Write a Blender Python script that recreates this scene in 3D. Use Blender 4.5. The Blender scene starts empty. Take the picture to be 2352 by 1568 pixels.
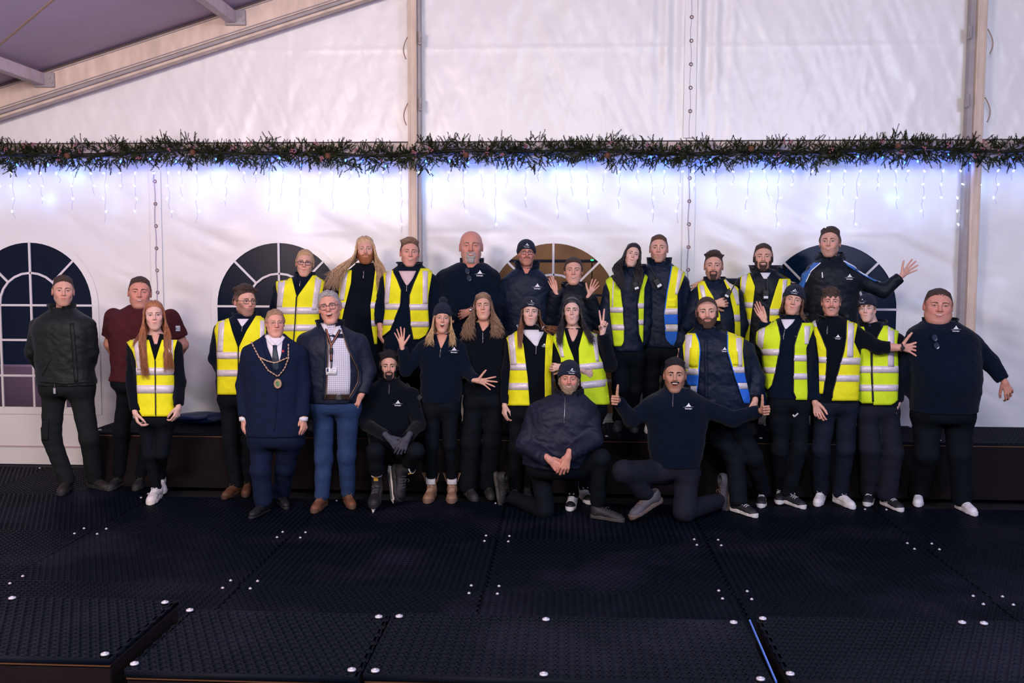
import bpy, math, random
import numpy as np
from mathutils import Matrix, Vector
rnd = random.Random(7)
RS = np.random.RandomState(5)
S = bpy.context.scene
COL = S.collection
PI = math.pi
# ------------------------------------------------------------------ camera
F, YAW, PIT, ROL, H = 2209.75, .0546, .0754, .00287, 1.9375
cam_d = bpy.data.cameras.new('camera'); cam = bpy.data.objects.new('camera', cam_d); COL.objects.link(cam)
cam_d.sensor_width = 36; cam_d.lens = F * 36 / 2352; cam_d.clip_end = 100
Rm = Matrix.Rotation(YAW, 3, 'Z') @ Matrix.Rotation(PI / 2 - PIT, 3, 'X') @ Matrix.Rotation(ROL, 3, 'Z')
cam.matrix_world = Matrix.Translation((0, 0, H)) @ Rm.to_4x4()
S.camera = cam
RN = np.array(Rm)
# ------------------------------------------------------------------ world, lights, exposure
w = bpy.data.worlds.new('world'); S.world = w; w.use_nodes = True
bg = w.node_tree.nodes['Background']; bg.inputs[0].default_value = (.03, .13, .36, 1); bg.inputs[1].default_value = .16
def area(name, loc, aim, size, energy, col):
    l = bpy.data.lights.new(name, 'AREA'); l.shape = 'RECTANGLE'; l.size, l.size_y = size; l.energy = energy; l.color = col
    o = bpy.data.objects.new(name, l); COL.objects.link(o); o.location = loc
    o.rotation_euler = (Vector(aim) - Vector(loc)).to_track_quat('-Z', 'Y').to_euler(); return o
area('tent_light_warm', (-3.2, .6, 3.7), (-2.6, 9, 1.9), (1.6, .8), 262, (1, .80, .72))
area('tent_light_middle', (.4, .2, 4.6), (0, 9, 2.9), (1.6, .8), 182, (.96, .97, 1))
area('tent_light_lilac', (4.2, .8, 4.4), (3.2, 9, 1.7), (1.6, .8), 248, (.64, .69, 1))
area('added_fill_left_low', (-4.8, 1.2, 2.3), (-5.0, 9, .5), (1, .6), 55, (1, .76, .68))  # added low fill with no real source, lifts the lower left wall and faces
area('added_fill_right_low', (4.6, 1.4, 2.4), (4.2, 9, .9), (1, .6), 55, (.58, .62, 1))  # added bluish fill that lifts the lower right wall, no source there
area('roof_wash', (-1.5, 5.5, 3.2), (-5.0, 6.6, 4.2), (.8, .8), 34, (.75, .55, .95))
S.view_settings.view_transform = 'Standard'; S.view_settings.look = 'None'
S.view_settings.gamma = 1; S.view_settings.exposure = 0.0; S.view_settings.use_curve_mapping = False

def ray(u, v): return RN @ np.array([(u - 1176) / F, (784 - v) / F, -1.])
def PY(u, v, Y): d = ray(u, v); return d * Y / d[1] + np.array([0, 0, H])
def PZ(u, v, z): d = ray(u, v); return d * (z - H) / d[2] + np.array([0, 0, H])
# ------------------------------------------------------------------ materials
MC = {}
def mat(name, col, rough=.6, bump=0, bscale=60, metal=0, spec=.4, var=.0, vscale=8, attr=False, sheen=0, stretch=None, emit=None, alpha=None, coat=0):
    if name in MC: return MC[name]
    m = bpy.data.materials.new(name); m.use_nodes = True; nt = m.node_tree; N = nt.nodes; L = nt.links
    b = N['Principled BSDF']; b.inputs['Base Color'].default_value = (*col, 1); b.inputs['Roughness'].default_value = rough
    b.inputs['Metallic'].default_value = metal; b.inputs['Specular IOR Level'].default_value = spec
    b.inputs['Coat Weight'].default_value = coat
    if sheen: b.inputs['Sheen Weight'].default_value = sheen
    if emit: b.inputs['Emission Color'].default_value = (*emit[0], 1); b.inputs['Emission Strength'].default_value = emit[1]
    if alpha is not None: b.inputs['Alpha'].default_value = alpha
    tc = N.new('ShaderNodeTexCoord'); vec = tc.outputs['Object']
    if stretch:
        mp = N.new('ShaderNodeMapping'); mp.inputs['Scale'].default_value = stretch; L.new(vec, mp.inputs[0]); vec = mp.outputs[0]
    src = None
    if attr:
        a = N.new('ShaderNodeAttribute'); a.attribute_name = 'Col'; src = a.outputs['Color']
    if var or (attr and var):
        n = N.new('ShaderNodeTexNoise'); n.inputs['Scale'].default_value = vscale; n.inputs['Detail'].default_value = 4; L.new(vec, n.inputs['Vector'])
        r = N.new('ShaderNodeMapRange'); r.inputs[1].default_value = .3; r.inputs[2].default_value = .7
        r.inputs[3].default_value = 1 - var; r.inputs[4].default_value = 1 + var; L.new(n.outputs[0], r.inputs[0])
        x = N.new('ShaderNodeVectorMath'); x.operation = 'SCALE'
        if src: L.new(src, x.inputs[0])
        else: x.inputs[0].default_value = col
        L.new(r.outputs[0], x.inputs['Scale']); src = x.outputs[0]
    if src: L.new(src, b.inputs['Base Color'])
    if bump:
        n2 = N.new('ShaderNodeTexNoise'); n2.inputs['Scale'].default_value = bscale; n2.inputs['Detail'].default_value = 5; L.new(vec, n2.inputs['Vector'])
        bu = N.new('ShaderNodeBump'); bu.inputs['Strength'].default_value = bump; bu.inputs['Distance'].default_value = .01
        L.new(n2.outputs[0], bu.inputs['Height']); L.new(bu.outputs[0], b.inputs['Normal'])
    MC[name] = m; return m
# ------------------------------------------------------------------ mesh building
def mk(name, V, Fc, m, parent=None, smooth=True, col=None, extra=None):
    V = np.asarray(V, np.float32).reshape(-1, 3)
    me = bpy.data.meshes.new(name)
    if isinstance(Fc, np.ndarray) and Fc.ndim == 2:
        n, k = Fc.shape
        me.vertices.add(len(V)); me.vertices.foreach_set('co', V.ravel())
        me.loops.add(n * k); me.loops.foreach_set('vertex_index', Fc.astype(np.int32).ravel())
        me.polygons.add(n); me.polygons.foreach_set('loop_start', np.arange(0, n * k, k, dtype=np.int32))
        me.update(calc_edges=True); me.validate()
    else:
        me.from_pydata(V.tolist(), [], [list(map(int, f)) for f in Fc]); me.update()
    if smooth: me.polygons.foreach_set('use_smooth', np.ones(len(me.polygons), bool))
    if col is not None:
        a = me.color_attributes.new('Col', 'FLOAT_COLOR', 'POINT')
        c = np.ones((len(V), 4), np.float32); c[:, :3] = col; a.data.foreach_set('color', c.ravel())
    me.materials.append(m)
    for e in extra or (): me.materials.append(e)
    o = bpy.data.objects.new(name, me); COL.objects.link(o)
    if parent: o.parent = parent
    return o
def tag(o, label=None, cat=None, group=None, kind=None):
    if label: o['label'] = label
    if cat: o['category'] = cat
    if group: o['group'] = group
    if kind: o['kind'] = kind
    return o
def empty(name, loc, label, cat, group=None):
    o = bpy.data.objects.new(name, None); COL.objects.link(o); o.location = loc; o.empty_display_size = .1
    return tag(o, label, cat, group)
def dup(o, parent=None):
    c = o.copy(); COL.objects.link(c)
    if parent: c.parent = parent
    return c
class MB:
    def __init__(s): s.V = []; s.F = []; s.n = 0
    def add(s, V, Fc):
        V = np.asarray(V, float).reshape(-1, 3); s.V.append(V)
        for f in Fc: s.F.append([int(i) + s.n for i in f])
        s.n += len(V)
    def box(s, a, b, bev=0):
        (x0, y0, z0), (x1, y1, z1) = a, b
        if bev <= 0:
            v = [(x, y, z) for z in (z0, z1) for y in (y0, y1) for x in (x0, x1)]
            s.add(v, [(0, 2, 3, 1), (4, 5, 7, 6), (0, 1, 5, 4), (2, 6, 7, 3), (0, 4, 6, 2), (1, 3, 7, 5)]); return
        e = bev; P = []; idx = {}
        c = [(x0, x1), (y0, y1), (z0, z1)]
        for i in (0, 1):
            for j in (0, 1):
                for k in (0, 1):
                    q = [c[0][i], c[1][j], c[2][k]]; sg = [1 if t == 0 else -1 for t in (i, j, k)]
                    for ax in range(3):
                        p = [q[t] + (sg[t] * e if t != ax else 0) for t in range(3)]; idx[(i, j, k, ax)] = len(P); P.append(p)
        Fc = []
        for ax in range(3):
            u, v = (ax + 1) % 3, (ax + 2) % 3
            for sd in (0, 1):
                f = []
                for a_, b_ in ((0, 0), (1, 0), (1, 1), (0, 1)):
                    t = [0, 0, 0]; t[ax] = sd; t[u] = a_; t[v] = b_; f.append(idx[(*t, ax)])
                Fc.append(f if sd else f[::-1])
            for a_ in (0, 1):
                for b_ in (0, 1):
                    t0 = [0, 0, 0]; t0[u] = a_; t0[v] = b_; t1 = list(t0); t1[ax] = 1
                    f = [idx[(*t0, u)], idx[(*t1, u)], idx[(*t1, v)], idx[(*t0, v)]]
                    Fc.append(f)
        for i in (0, 1):
            for j in (0, 1):
                for k in (0, 1): Fc.append([idx[(i, j, k, 0)], idx[(i, j, k, 1)], idx[(i, j, k, 2)]])
        s.add(P, Fc)
    def tube(s, pts, r, n=6, flat=1.0, closed=False):
        pts = np.asarray(pts, float); m = len(pts); r = np.broadcast_to(np.asarray(r, float), (m,))
        T = np.gradient(pts, axis=0); T /= np.linalg.norm(T, axis=1)[:, None] + 1e-9
        up = np.array([0, -1., 0]); V = []
        for i in range(m):
            t = T[i]; a = np.cross(t, up); la = np.linalg.norm(a)
            a = a / la if la > .05 else np.array([1., 0, 0]); b = np.cross(a, t)
            th = np.arange(n) * 2 * PI / n
            V.append(pts[i] + r[i] * (np.cos(th)[:, None] * a + flat * np.sin(th)[:, None] * b))
        Fc = [(i * n + j, i * n + (j + 1) % n, (i + 1) * n + (j + 1) % n, (i + 1) * n + j) for i in range(m - 1) for j in range(n)]
        if closed: Fc += [((m - 1) * n + j, (m - 1) * n + (j + 1) % n, (j + 1) % n, j) for j in range(n)]
        else: Fc += [tuple(range(n))[::-1], tuple(range((m - 1) * n, m * n))]
        s.add(np.concatenate(V), Fc)
    def cyl(s, a, b, r, n=10): s.tube([a, b], r, n)
    def ball(s, c, r, n=8, m=6):
        r = np.broadcast_to(r, (3,)); V = [(0, 0, 1)] + [(math.sin(PI * i / m) * math.cos(2 * PI * j / n), math.sin(PI * i / m) * math.sin(2 * PI * j / n), math.cos(PI * i / m)) for i in range(1, m) for j in range(n)] + [(0, 0, -1)]
        Fc = [(0, 1 + j, 1 + (j + 1) % n) for j in range(n)]
        Fc += [(1 + i * n + j, 1 + (i + 1) * n + j, 1 + (i + 1) * n + (j + 1) % n, 1 + i * n + (j + 1) % n) for i in range(m - 2) for j in range(n)]
        k = 1 + (m - 2) * n; Fc += [(k + j, len(V) - 1, k + (j + 1) % n) for j in range(n)]
        s.add(np.array(V) * r + np.array(c), Fc)
    def build(s, name, m, parent=None, smooth=False): return mk(name, np.concatenate(s.V), s.F, m, parent, smooth)
def grid_faces(nu, nv):
    i, j = np.meshgrid(np.arange(nu - 1), np.arange(nv - 1), indexing='ij'); a = (i * nv + j).ravel()
    return np.stack([a, a + nv, a + nv + 1, a + 1], 1)
# ------------------------------------------------------------------ signed distance modelling
def cap(P, a, b, ra, rb):
    a = np.asarray(a, np.float32); b = np.asarray(b, np.float32); ab = b - a
    t = np.clip(((P - a) @ ab) / (ab @ ab + 1e-9), 0, 1)
    q = P - a - t[:, None] * ab
    return np.sqrt((q * q).sum(1)) - (ra + (rb - ra) * t)
def ell(P, c, r):
    r = np.asarray(r, np.float32); q = (P - np.asarray(c, np.float32)) / r
    return (np.sqrt((q * q).sum(1)) - 1) * r.min()
def smin(a, b, k):
    h = np.maximum(k - np.abs(a - b), 0) / k; return np.minimum(a, b) - h * h * k * .25
def smax(a, b, k): return -smin(-a, -b, k)
def wn(P, sc, seed, n=6):
    r = np.random.RandomState(seed); o = 0
    for i in range(n):
        d = r.normal(size=3); d *= sc * (0.6 + .9 * r.rand()) / np.linalg.norm(d)
        o = o + np.sin(P @ d.astype(np.float32) + r.rand() * 7 + 1.3 * np.sin(P @ np.roll(d, 1).astype(np.float32) * .6 + i))
    return o / n
def mesh_sdf(f, lo, hi, h):
    lo = np.asarray(lo, float); hi = np.asarray(hi, float); B = 4
    nb = np.ceil((hi - lo) / (h * B)).astype(int) + 1; Hc = h * B
    g = np.stack(np.meshgrid(*[np.arange(k) for k in nb], indexing='ij'), -1).reshape(-1, 3)
    C = (lo + (g * B + (B - 1) / 2) * h).astype(np.float32); fc = f(C)
    act = np.abs(fc) < Hc * 1.25
    full = np.repeat(np.repeat(np.repeat(fc.reshape(nb), B, 0), B, 1), B, 2).astype(np.float32)
    ga = g[act]
    off = np.stack(np.meshgrid(*[np.arange(B)] * 3, indexing='ij'), -1).reshape(-1, 3)
    I = (ga[:, None, :] * B + off[None]).reshape(-1, 3)
    full[I[:, 0], I[:, 1], I[:, 2]] = f((lo + I * h).astype(np.float32))
    v = full; ins = v < 0; sh = np.array(v.shape); str_ = np.array([sh[1] * sh[2], sh[2], 1])
    ids = []; pts = []; quads = []
    for d in range(3):
        sl0 = [slice(None)] * 3; sl1 = [slice(None)] * 3; sl0[d] = slice(0, -1); sl1[d] = slice(1, None)
        e = np.argwhere(ins[tuple(sl0)] != ins[tuple(sl1)])
        u, w_ = (d + 1) % 3, (d + 2) % 3
        e = e[(e[:, u] > 0) & (e[:, w_] > 0) & (e[:, u] < sh[u] - 1) & (e[:, w_] < sh[w_] - 1)]
        if not len(e): continue
        k0 = e @ str_; v0 = v.ravel()[k0]; v1 = v.ravel()[k0 + str_[d]]
        t = v0 / (v0 - v1); p = e.astype(np.float32).copy(); p[:, d] += t
        c = [k0 - a * str_[u] - b * str_[w_] for a, b in ((1, 1), (0, 1), (0, 0), (1, 0))]
        for q in c: ids.append(q); pts.append(p)
        Q = np.stack(c, 1); neg = v0 < 0; Q[~neg] = Q[~neg][:, ::-1]; quads.append(Q)
    if not ids: return np.zeros((0, 3)), np.zeros((0, 4), int)
    ids = np.concatenate(ids); pts = np.concatenate(pts); Q = np.concatenate(quads)
    un, inv = np.unique(ids, return_inverse=True); cnt = np.bincount(inv)
    V = np.stack([np.bincount(inv, pts[:, k]) / cnt for k in range(3)], 1)
    return (lo + V * h).astype(np.float32), np.searchsorted(un, Q)
def keep(V, Q, mask):
    fm = mask[Q].all(1); Q = Q[fm]; used = np.unique(Q); mp = np.zeros(len(V), int); mp[used] = np.arange(len(used))
    return V[used], mp[Q]
def trace(X, Z, f, y0, ycap, sgn=1, it=26):
    """Land points (x,z) on the surface f=0 coming along y."""
    y = np.full(len(X), y0, np.float32); P = np.stack([X, y, Z], 1).astype(np.float32)
    for _ in range(it):
        d = f(P); P[:, 1] += sgn * np.clip(d * .85, -.02, .2)
        P[:, 1] = np.minimum(P[:, 1], ycap) if sgn > 0 else np.maximum(P[:, 1], ycap)
    return P
def hug(P, f, n=4):
    P = P.copy(); m = f(P) > .005
    if not m.any(): return P
    q = P[m]; e = np.float32(.005)
    for _ in range(n):
        d = f(q); g = np.stack([f(q + e * v) - f(q - e * v) for v in np.eye(3, dtype=np.float32)], 1) / (2 * e); l = (g * g).sum(1) + 1e-4
        q = q - g * np.clip(d / l, -.06, .06)[:, None]
    P[m] = q; return P
def sheet(P, nu, nv, th, sgn=-1):
    """closed sheet of thickness th (towards the viewer = sgn*y) from a nu x nv grid of surface points"""
    A = P.copy(); B = P.copy(); A[:, 1] += sgn * th; B[:, 1] -= sgn * .004
    n = nu * nv; g = grid_faces(nu, nv); Fc = [g if sgn > 0 else g[:, ::-1], (g if sgn < 0 else g[:, ::-1]) + n]
    ring = [i * nv for i in range(nu)] + [(nu - 1) * nv + j for j in range(1, nv)] + [i * nv + nv - 1 for i in range(nu - 2, -1, -1)] + [j for j in range(nv - 2, 0, -1)]
    ring = np.array(ring); nx = np.roll(ring, -1); Fc.append(np.stack([ring, nx, nx + n, ring + n], 1))
    return np.concatenate([A, B]), np.concatenate(Fc)
def edge(tab, y):
    t = np.asarray(tab, float); o = t[:, 0].argsort(); return np.interp(y, t[o, 0], t[o, 1])
# ------------------------------------------------------------------ people: head
SKIN = dict(fair=(.66, .36, .27), pink=(.66, .33, .25), tan=(.52, .27, .18), pale=(.70, .44, .36), ruddy=(.60, .27, .20))
M_SKIN = mat('skin', (.6, .36, .3), .5, .08, 300, attr=True, var=.06, vscale=40, spec=.35)
M_HAIR = mat('hair', (.1, .06, .04), .42, .5, 60, attr=True, var=.25, vscale=90, spec=.35, stretch=(1, 1, .12))
M_FUZZ = mat('short_hair', (.1, .06, .04), .7, .9, 240, attr=True, var=.3, vscale=160, spec=.25)
M_WHITE = mat('eye_white', (.42, .38, .38), .25, spec=.5)
M_LASH = mat('lash', (.02, .014, .014), .6)
M_TEETH = mat('tooth_enamel', (.80, .76, .70), .3)
M_MOUTH = mat('mouth_inside', (.10, .02, .02), .5)
def head_f(p):
    W = p.get('w', 1.); J = p.get('jaw', 1.); fat = p.get('fat', 0.); N_ = p.get('nose', 1.); op = p.get('mouth') == 'open'; sm = p.get('mouth') in ('teeth', 'smile', 'open')
    dz = -.008 if op else 0
    def f(P):
        P = P.copy(); P[:, 0] /= W; A = np.abs(P[:, 0]); Q = P.copy(); Q[:, 0] = A
        d = ell(P, (0, .014, .034), (.0785, .098, .083))
        d = smin(d, ell(P, (0, -.022, -.022), (.0625 * (.4 + .6 * J), .069, .080)), .03)
        d = smin(d, cap(Q, (.0, -.067, -.097 + dz), (.010 * J, -.065, -.096 + dz), .0165, .0155), .03)
        d = smin(d, cap(Q, (.044 * J, .004, -.056), (.018 * J, -.050, -.090 + dz), .020, .016), .04)
        d = smin(d, ell(Q, (.024, -.048, -.050), (.022, .024, .030)), .03)
        d = smin(d, ell(Q, (.042, -.062, -.016), (.022, .018, .018)), .022)
        if sm: d = smin(d, ell(Q, (.037, -.070, -.028), (.016, .013, .015)), .014)
        if fat: g_ = .55 + .45 * fat; d = smin(d, ell(Q, (.040 * g_, -.035, -.060), (.046 * g_, .034, .040 * g_)), .03); d = smin(d, ell(P, (0, -.035, -.105), (.065 * g_ * g_, .045, .038 * g_ * g_)), .03)
        d = smin(d, cap(Q, (.012, -.083, .030), (.040, -.072, .031), .010, .009), .016)
        d = smax(d, -ell(Q, (.031, -.102, .010), (.020, .020, .013)), .014)
        d = smin(d, ell(Q, (.031, -.076, .009), (.0155, .012, .0125)), .004)
        d = smin(d, ell(P, (0, -.070, -.052), (.030, .024, .026)), .02)
        d = smin(d, cap(P, (0, -.084, .022), (0, -.106 * (1 + .02 * N_), -.020), .0075, .0115 * N_), .010)
        d = smin(d, ell(Q, (.0125 * N_, -.093, -.026), (.0085, .011, .0075)), .006)
        d = smax(d, -ell(Q, (.0065, -.104, -.034), (.0042, .005, .003)), .003)
        if op: d = smax(d, -ell(P, (0, -.100, -.064), (.018, .014, .012)), .006)
        else: d = smax(d, -cap(Q, (0, -.101, -.0535), (.024, -.086, -.0525 + (.004 if sm else 0)), .0022, .0014), .004)
        e = ell(Q, (.080, .010, -.004), (.009, .019, .031)); e = smax(e, -ell(Q, (.088, .004, .0), (.006, .010, .017)), .006)
        d = smin(d, e, .006)
        return d * .9
    return f
def place_fn(M, o, s):
    """person-local -> head-local"""
    return lambda P: ((P - o) @ M) / s
def hairline(Y_, hl): # z of the hairline as a function of depth y
    h0 = np.mean(hl); return np.interp(Y_, [-.11, -.085, -.066, -.048, -.032, -.020, 0, .03, .06, .11], [h0, h0 - .001, h0 - .008, .054, .026, -.006, -.004, -.03, -.055, -.062]) + (hl - h0)
HC = dict(black=(.022, .018, .022), dark=(.070, .045, .036), brown=(.12, .065, .042), ginger=(.36, .14, .055), blond=(.58, .38, .20), ash=(.36, .25, .17), grey=(.42, .39, .38), salt=(.22, .18, .17), red=(.30, .115, .055), sandy=(.40, .25, .15))
def make_head(par, p, M, o, s, neck, nr, bodyV):
    """par: parent empty; M (3x3) head axes in person space, o head centre, s scale; neck: neck base point"""
    f0 = head_f(p); nl = (np.asarray(neck) - o) @ M / s; W = p.get('w', 1.)
    nr_ = nr / s
    def f(P):
        d = smin(f0(P), cap(P, (0, .018, -.055), nl, nr_ * .92, nr_ * 1.08), .025)
        return smin(d, ell(P, nl + np.array([0, -.018, .004]), (.080, .066, .026)), .03) if p.get('bare_neck') else d
    V, Q = mesh_sdf(f, (-.105 * max(W, 1) , -.13, min(-.135, nl[2] - .035)), (.105 * max(W, 1), .125, .127), p.get('res', .0036))
    base = np.array(SKIN[p.get('skin', 'fair')]); A = np.abs(V[:, 0]) / W
    c = np.tile(base, (len(V), 1))
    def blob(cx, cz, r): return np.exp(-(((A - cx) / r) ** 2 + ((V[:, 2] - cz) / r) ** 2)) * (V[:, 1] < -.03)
    red = .9 * blob(.040, -.028, .02) + .8 * blob(0, -.02, .013) + .35 * blob(.0, -.085, .02) + .9 * (A > .077)
    c *= 1 - red[:, None] * np.array([.02, .22, .20]) * p.get('blush', 1.)
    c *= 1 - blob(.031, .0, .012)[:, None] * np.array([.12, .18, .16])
    st = p.get('stubble', 0)
    hc = np.array(HC[p.get('hc', 'dark')]); bc = np.array(HC[p.get('bc', p.get('hc', 'dark'))])
    if st:
        m = np.clip((-.030 - V[:, 2] + (A > .05) * .03) / .012, 0, 1) * (V[:, 1] < .0) * (V[:, 2] > -.13)
        ch = ((A - .028) / .022) ** 2 + ((V[:, 2] + .028) / .018) ** 2 < 1
        c = c * (1 - (m * ~ch * st)[:, None]) + bc * .8 * (m * ~ch * st)[:, None]
    if p.get('scalp'):
        m = np.clip((V[:, 2] - hairline(V[:, 1], p.get('hl', .066))) / .01, 0, 1) * (A < .078)
        c = c * (1 - m[:, None] * p['scalp']) + hc * m[:, None] * p['scalp']
    Vw = (V * s) @ M.T + o
    bodyV.append((Vw, Q, c))
    def wv(P): return (P * s) @ M.T + o
    def patch(name, X, Z, nu, nv, th, m, parent, col=None):
        P = trace(X, Z, f0, -.16, .0); a, b = sheet(P, nu, nv, th); return mk(name, wv(a), b, m, parent, True, col)
    # eyes
    sq = .80 * p.get('squint', 1.) * (.8 if p.get('mouth') == 'teeth' else 1)
    n = 11
    irc = p.get('iris', (.10, .07, .05)); mi = mat('iris_%d' % int(irc[2] * 100), irc, .2)
    for sx in (-1, 1):
        cx, cz = sx * .0315, .009; t = np.linspace(-1, 1, n)
        up = .0070 * sq * (1 - t ** 2) ** .8; lo = -.0046 * sq * (1 - t ** 2); tilt = .0012 * t * sx
        X = (cx + t * .0165) * W
        rows = [cz + tilt + lo + (up - lo) * k for k in (0, .33, .66, 1)]
        Xg = np.repeat(X, 4); Zg = np.stack(rows, 1).ravel()
        eye = patch('eye', Xg, Zg, n, 4, .0008, M_WHITE, par)
        gx = p.get('gaze', 0) * .004
        tt = np.linspace(-1, 1, 7); Xi = cx + gx + tt * .0062; hgt = np.sqrt(np.maximum(1 - tt ** 2, 0)) * .0062
        tn = np.clip((Xi - cx) / .0165, -1, 1); u2 = .0070 * sq * (1 - tn ** 2) ** .8; l2 = -.0046 * sq * (1 - tn ** 2)
        hi_ = np.minimum(hgt + .0008, u2); lo_ = np.maximum(-hgt + .0008, l2); hi_ = np.maximum(hi_, lo_ + 1e-4)
        Zg = np.stack([cz + .0012 * tn * sx + lo_ + (hi_ - lo_) * k for k in (0, .5, 1)], 1).ravel()
        patch('iris', np.repeat(Xi * W, 3), Zg, 7, 3, .0016, M_LASH if p.get('skin') == 'tan' or p.get('hc') in ('black', 'dark') else mi, eye)
        lw = p.get('lash', .0016); t2 = np.linspace(-1.08, 1.08, 13); u3 = .0070 * sq * np.maximum(1 - t2 ** 2, 0) ** .8 + .0012 * t2 * sx
        X3 = (cx + t2 * .0165) * W
        patch('eyelash', np.repeat(X3, 2), np.stack([cz + u3 - .0004, cz + u3 + lw * (1.05 - .5 * np.abs(t2))], 1).ravel(), 13, 2, .0022, M_LASH, eye)
        # brow
        bt = np.linspace(0, 1, 11); bx = sx * (.012 + bt * .036); bw = p.get('brow', .0036) * .85 * (1 - .7 * bt ** 2)
        bz = .0275 + .004 * np.sin(bt * 2.4) + (-.004) * bt ** 3 + p.get('browz', 0) * .001
        col = np.tile(np.array(HC[p.get('brc', p.get('hc', 'dark'))]) * .8, (44, 1))
        patch('eyebrow', np.repeat(bx * W, 2), np.stack([bz - bw, bz + bw], 1).ravel(), 11, 2, .0022, M_FUZZ, par, col)
    # mouth
    mo = p.get('mouth', 'neutral'); mw = p.get('mw', .023) * (1.15 if mo in ('teeth', 'open') else 1); t = np.linspace(-1, 1, 15); cu = dict(neutral=.000, smile=.0055, teeth=.006, open=.004)[mo] * t ** 2
    z0 = -.0530; lipc = np.array(p.get('lip', (base * np.array([.92, .62, .62])))); mlip = mat('lip_%d_%d' % (int(lipc[0] * 100), int(lipc[1] * 100)), tuple(lipc), .4)
    X = t * mw * W; k = 1 - t ** 2
    gap = dict(neutral=.0006, smile=.0007, teeth=.0072, open=.020)[mo]; rise = dict(neutral=0, smile=0, teeth=.0015, open=.006)[mo]
    U = z0 + cu + k * (rise + .0006); L_ = z0 + cu - k * gap
    patch('mouth', np.repeat(X, 3), np.stack([L_ - .0003, (U + L_) / 2, U + .0003], 1).ravel(), 15, 3, .0010, M_LASH if mo in ('neutral', 'smile') else M_MOUTH, par)
    if mo in ('teeth', 'open'):
        tl = U - k * (.0062 if mo == 'teeth' else .0075); tl = np.maximum(tl, L_ + k * .0008)
        q = slice(1, 14); patch('teeth', np.repeat(X[q] * .93, 2), np.stack([tl[q], U[q] - .0002], 1).ravel(), 13, 2, .0026, M_TEETH, par)
        if mo == 'open': patch('tongue', np.repeat(X[q] * .7, 2), np.stack([L_[q] + .0005, L_[q] + k[q] * .008], 1).ravel(), 13, 2, .002, mat('tongue', (.35, .09, .08), .4), par)
    lf = p.get('lipf', 1.)
    patch('lip', np.repeat(X * 1.06, 2), np.stack([U, U + (.0010 + .0042 * lf * k * (1 - .18 * np.exp(-(t / .13) ** 2)))], 1).ravel(), 15, 2, .0022, mlip, par)
    patch('lip', np.repeat(X * 1.03, 2), np.stack([L_ - (.0008 + .0060 * lf * k), L_], 1).ravel(), 15, 2, .0030, mlip, par)
    # beard
    bd = p.get('beard')
    if bd:
        th = p.get('bt', .006)
        def tb(P):
            A = np.abs(P[:, 0]) / W; z = P[:, 2]; y = P[:, 1]
            low = -.026 - .022 * np.clip((.060 - A) / .03, 0, 1)       # upper border of cheek beard
            full = np.minimum((low - z) * .30, (z + .150) * .5); full = np.minimum(full, (.015 - y) * .8)
            full = np.maximum(full, np.minimum(np.minimum((A - .063) * .5, .0010), np.minimum((.012 - z) * .5, (.004 - y) * .8)) if bd in ('full', 'strap') else -1)
            mus = np.minimum(np.minimum((z + .0505) * .9, (-.0365 - z + .10 * np.maximum(A - .005, 0)*0) * .9), (.032 - A) * .5)
            mus = np.minimum(np.where(y < -.05, mus, -.01), p.get('mt', .004))
            mouthhole = (((A / .024) ** 2 + ((z + .055) / np.where(z > -.055, .0095, .0095 if mo != 'open' else .024)) ** 2) - 1) * .006
            gt = np.minimum((.026 - A) * .7, np.minimum((-.062 - z) * .8, (z + .125) * .5)); gt = np.maximum(gt, np.minimum(np.minimum(.006 - np.abs(A - .027), (z + .085)) , (-.046 - z)))
            gt = np.where(y < -.03, gt, -.01)
            if bd == 'mustache': t_ = mus
            elif bd == 'goatee': t_ = np.maximum(gt, mus)
            elif bd == 'strap': t_ = np.maximum(np.maximum(gt, mus), np.minimum(full, (A * .8 - .038 + np.clip(-z - .085, 0, .05) * 1.5)))
            else: t_ = np.maximum(full, mus)
            t_ = np.minimum(t_, mouthhole)
            return np.clip(t_, -.008, th)
        fb = lambda P: f0(P) - tb(P) - .0012 * wn(P, 420, 3, 4)
        V, Q = mesh_sdf(fb, (-.09, -.13, -.155), (.09, .03, .02), .0034); V, Q = keep(V, Q, tb(V) > -.0012)
        cc = np.tile(bc, (len(V), 1)) * (1 + .25 * RS.randn(len(V), 1)); 
        if len(V): mk('beard', wv(V), Q, M_FUZZ, par, True, np.clip(cc, 0, 1))
    # hair
    hs = p.get('hair', 'short')
    if hs != 'bald':
        top, side, hl = p.get('top', .016) * (1.35 if hs == 'long' else 1), (p.get('side', .004) * (.7 if not p.get('fade') else .35)), p.get('hl', .066) + (.006 if hs == 'long' or p.get('fringe') else .012 if p.get('bun') else .024)
        amp, frq = p.get('amp', .002), p.get('frq', 130)
        part = p.get('part')
        def th_(P):
            A = np.abs(P[:, 0]) / W; z = P[:, 2]
            s_ = z - hairline(P[:, 1], hl + .006 * np.sin(P[:, 0] * 55 + 1) * p.get('ragged', .6))
            if hs == 'short' and not p.get('fringe'): s_ = s_ - .011 * np.clip((A - .022) / .035, 0, 1) ** 1.5 * (P[:, 1] < -.02) * (z > .03)
            if p.get('fringe'): s_ = np.where(P[:, 1] < -.05, z - (p['fringe'] + .010 * np.sin(P[:, 0] * 150)), s_)
            k = np.clip((z - .062) / .045, 0, 1); T = side + (top - side) * k * k * (3 - 2 * k)
            if part is not None: T = T * (1 - .55 * np.exp(-((P[:, 0] - part) / .006) ** 2) * (z > .06))
            t_ = np.minimum(np.where(s_ > 0, s_ * .28 + .0006, s_ * .6), T)
            ear = ((P[:, 1] - .010) / .022) ** 2 + ((z + .006) / .030) ** 2 < 1
            return np.where(ear & (A > .066), -.01, np.clip(t_, -.01, .06))
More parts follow.
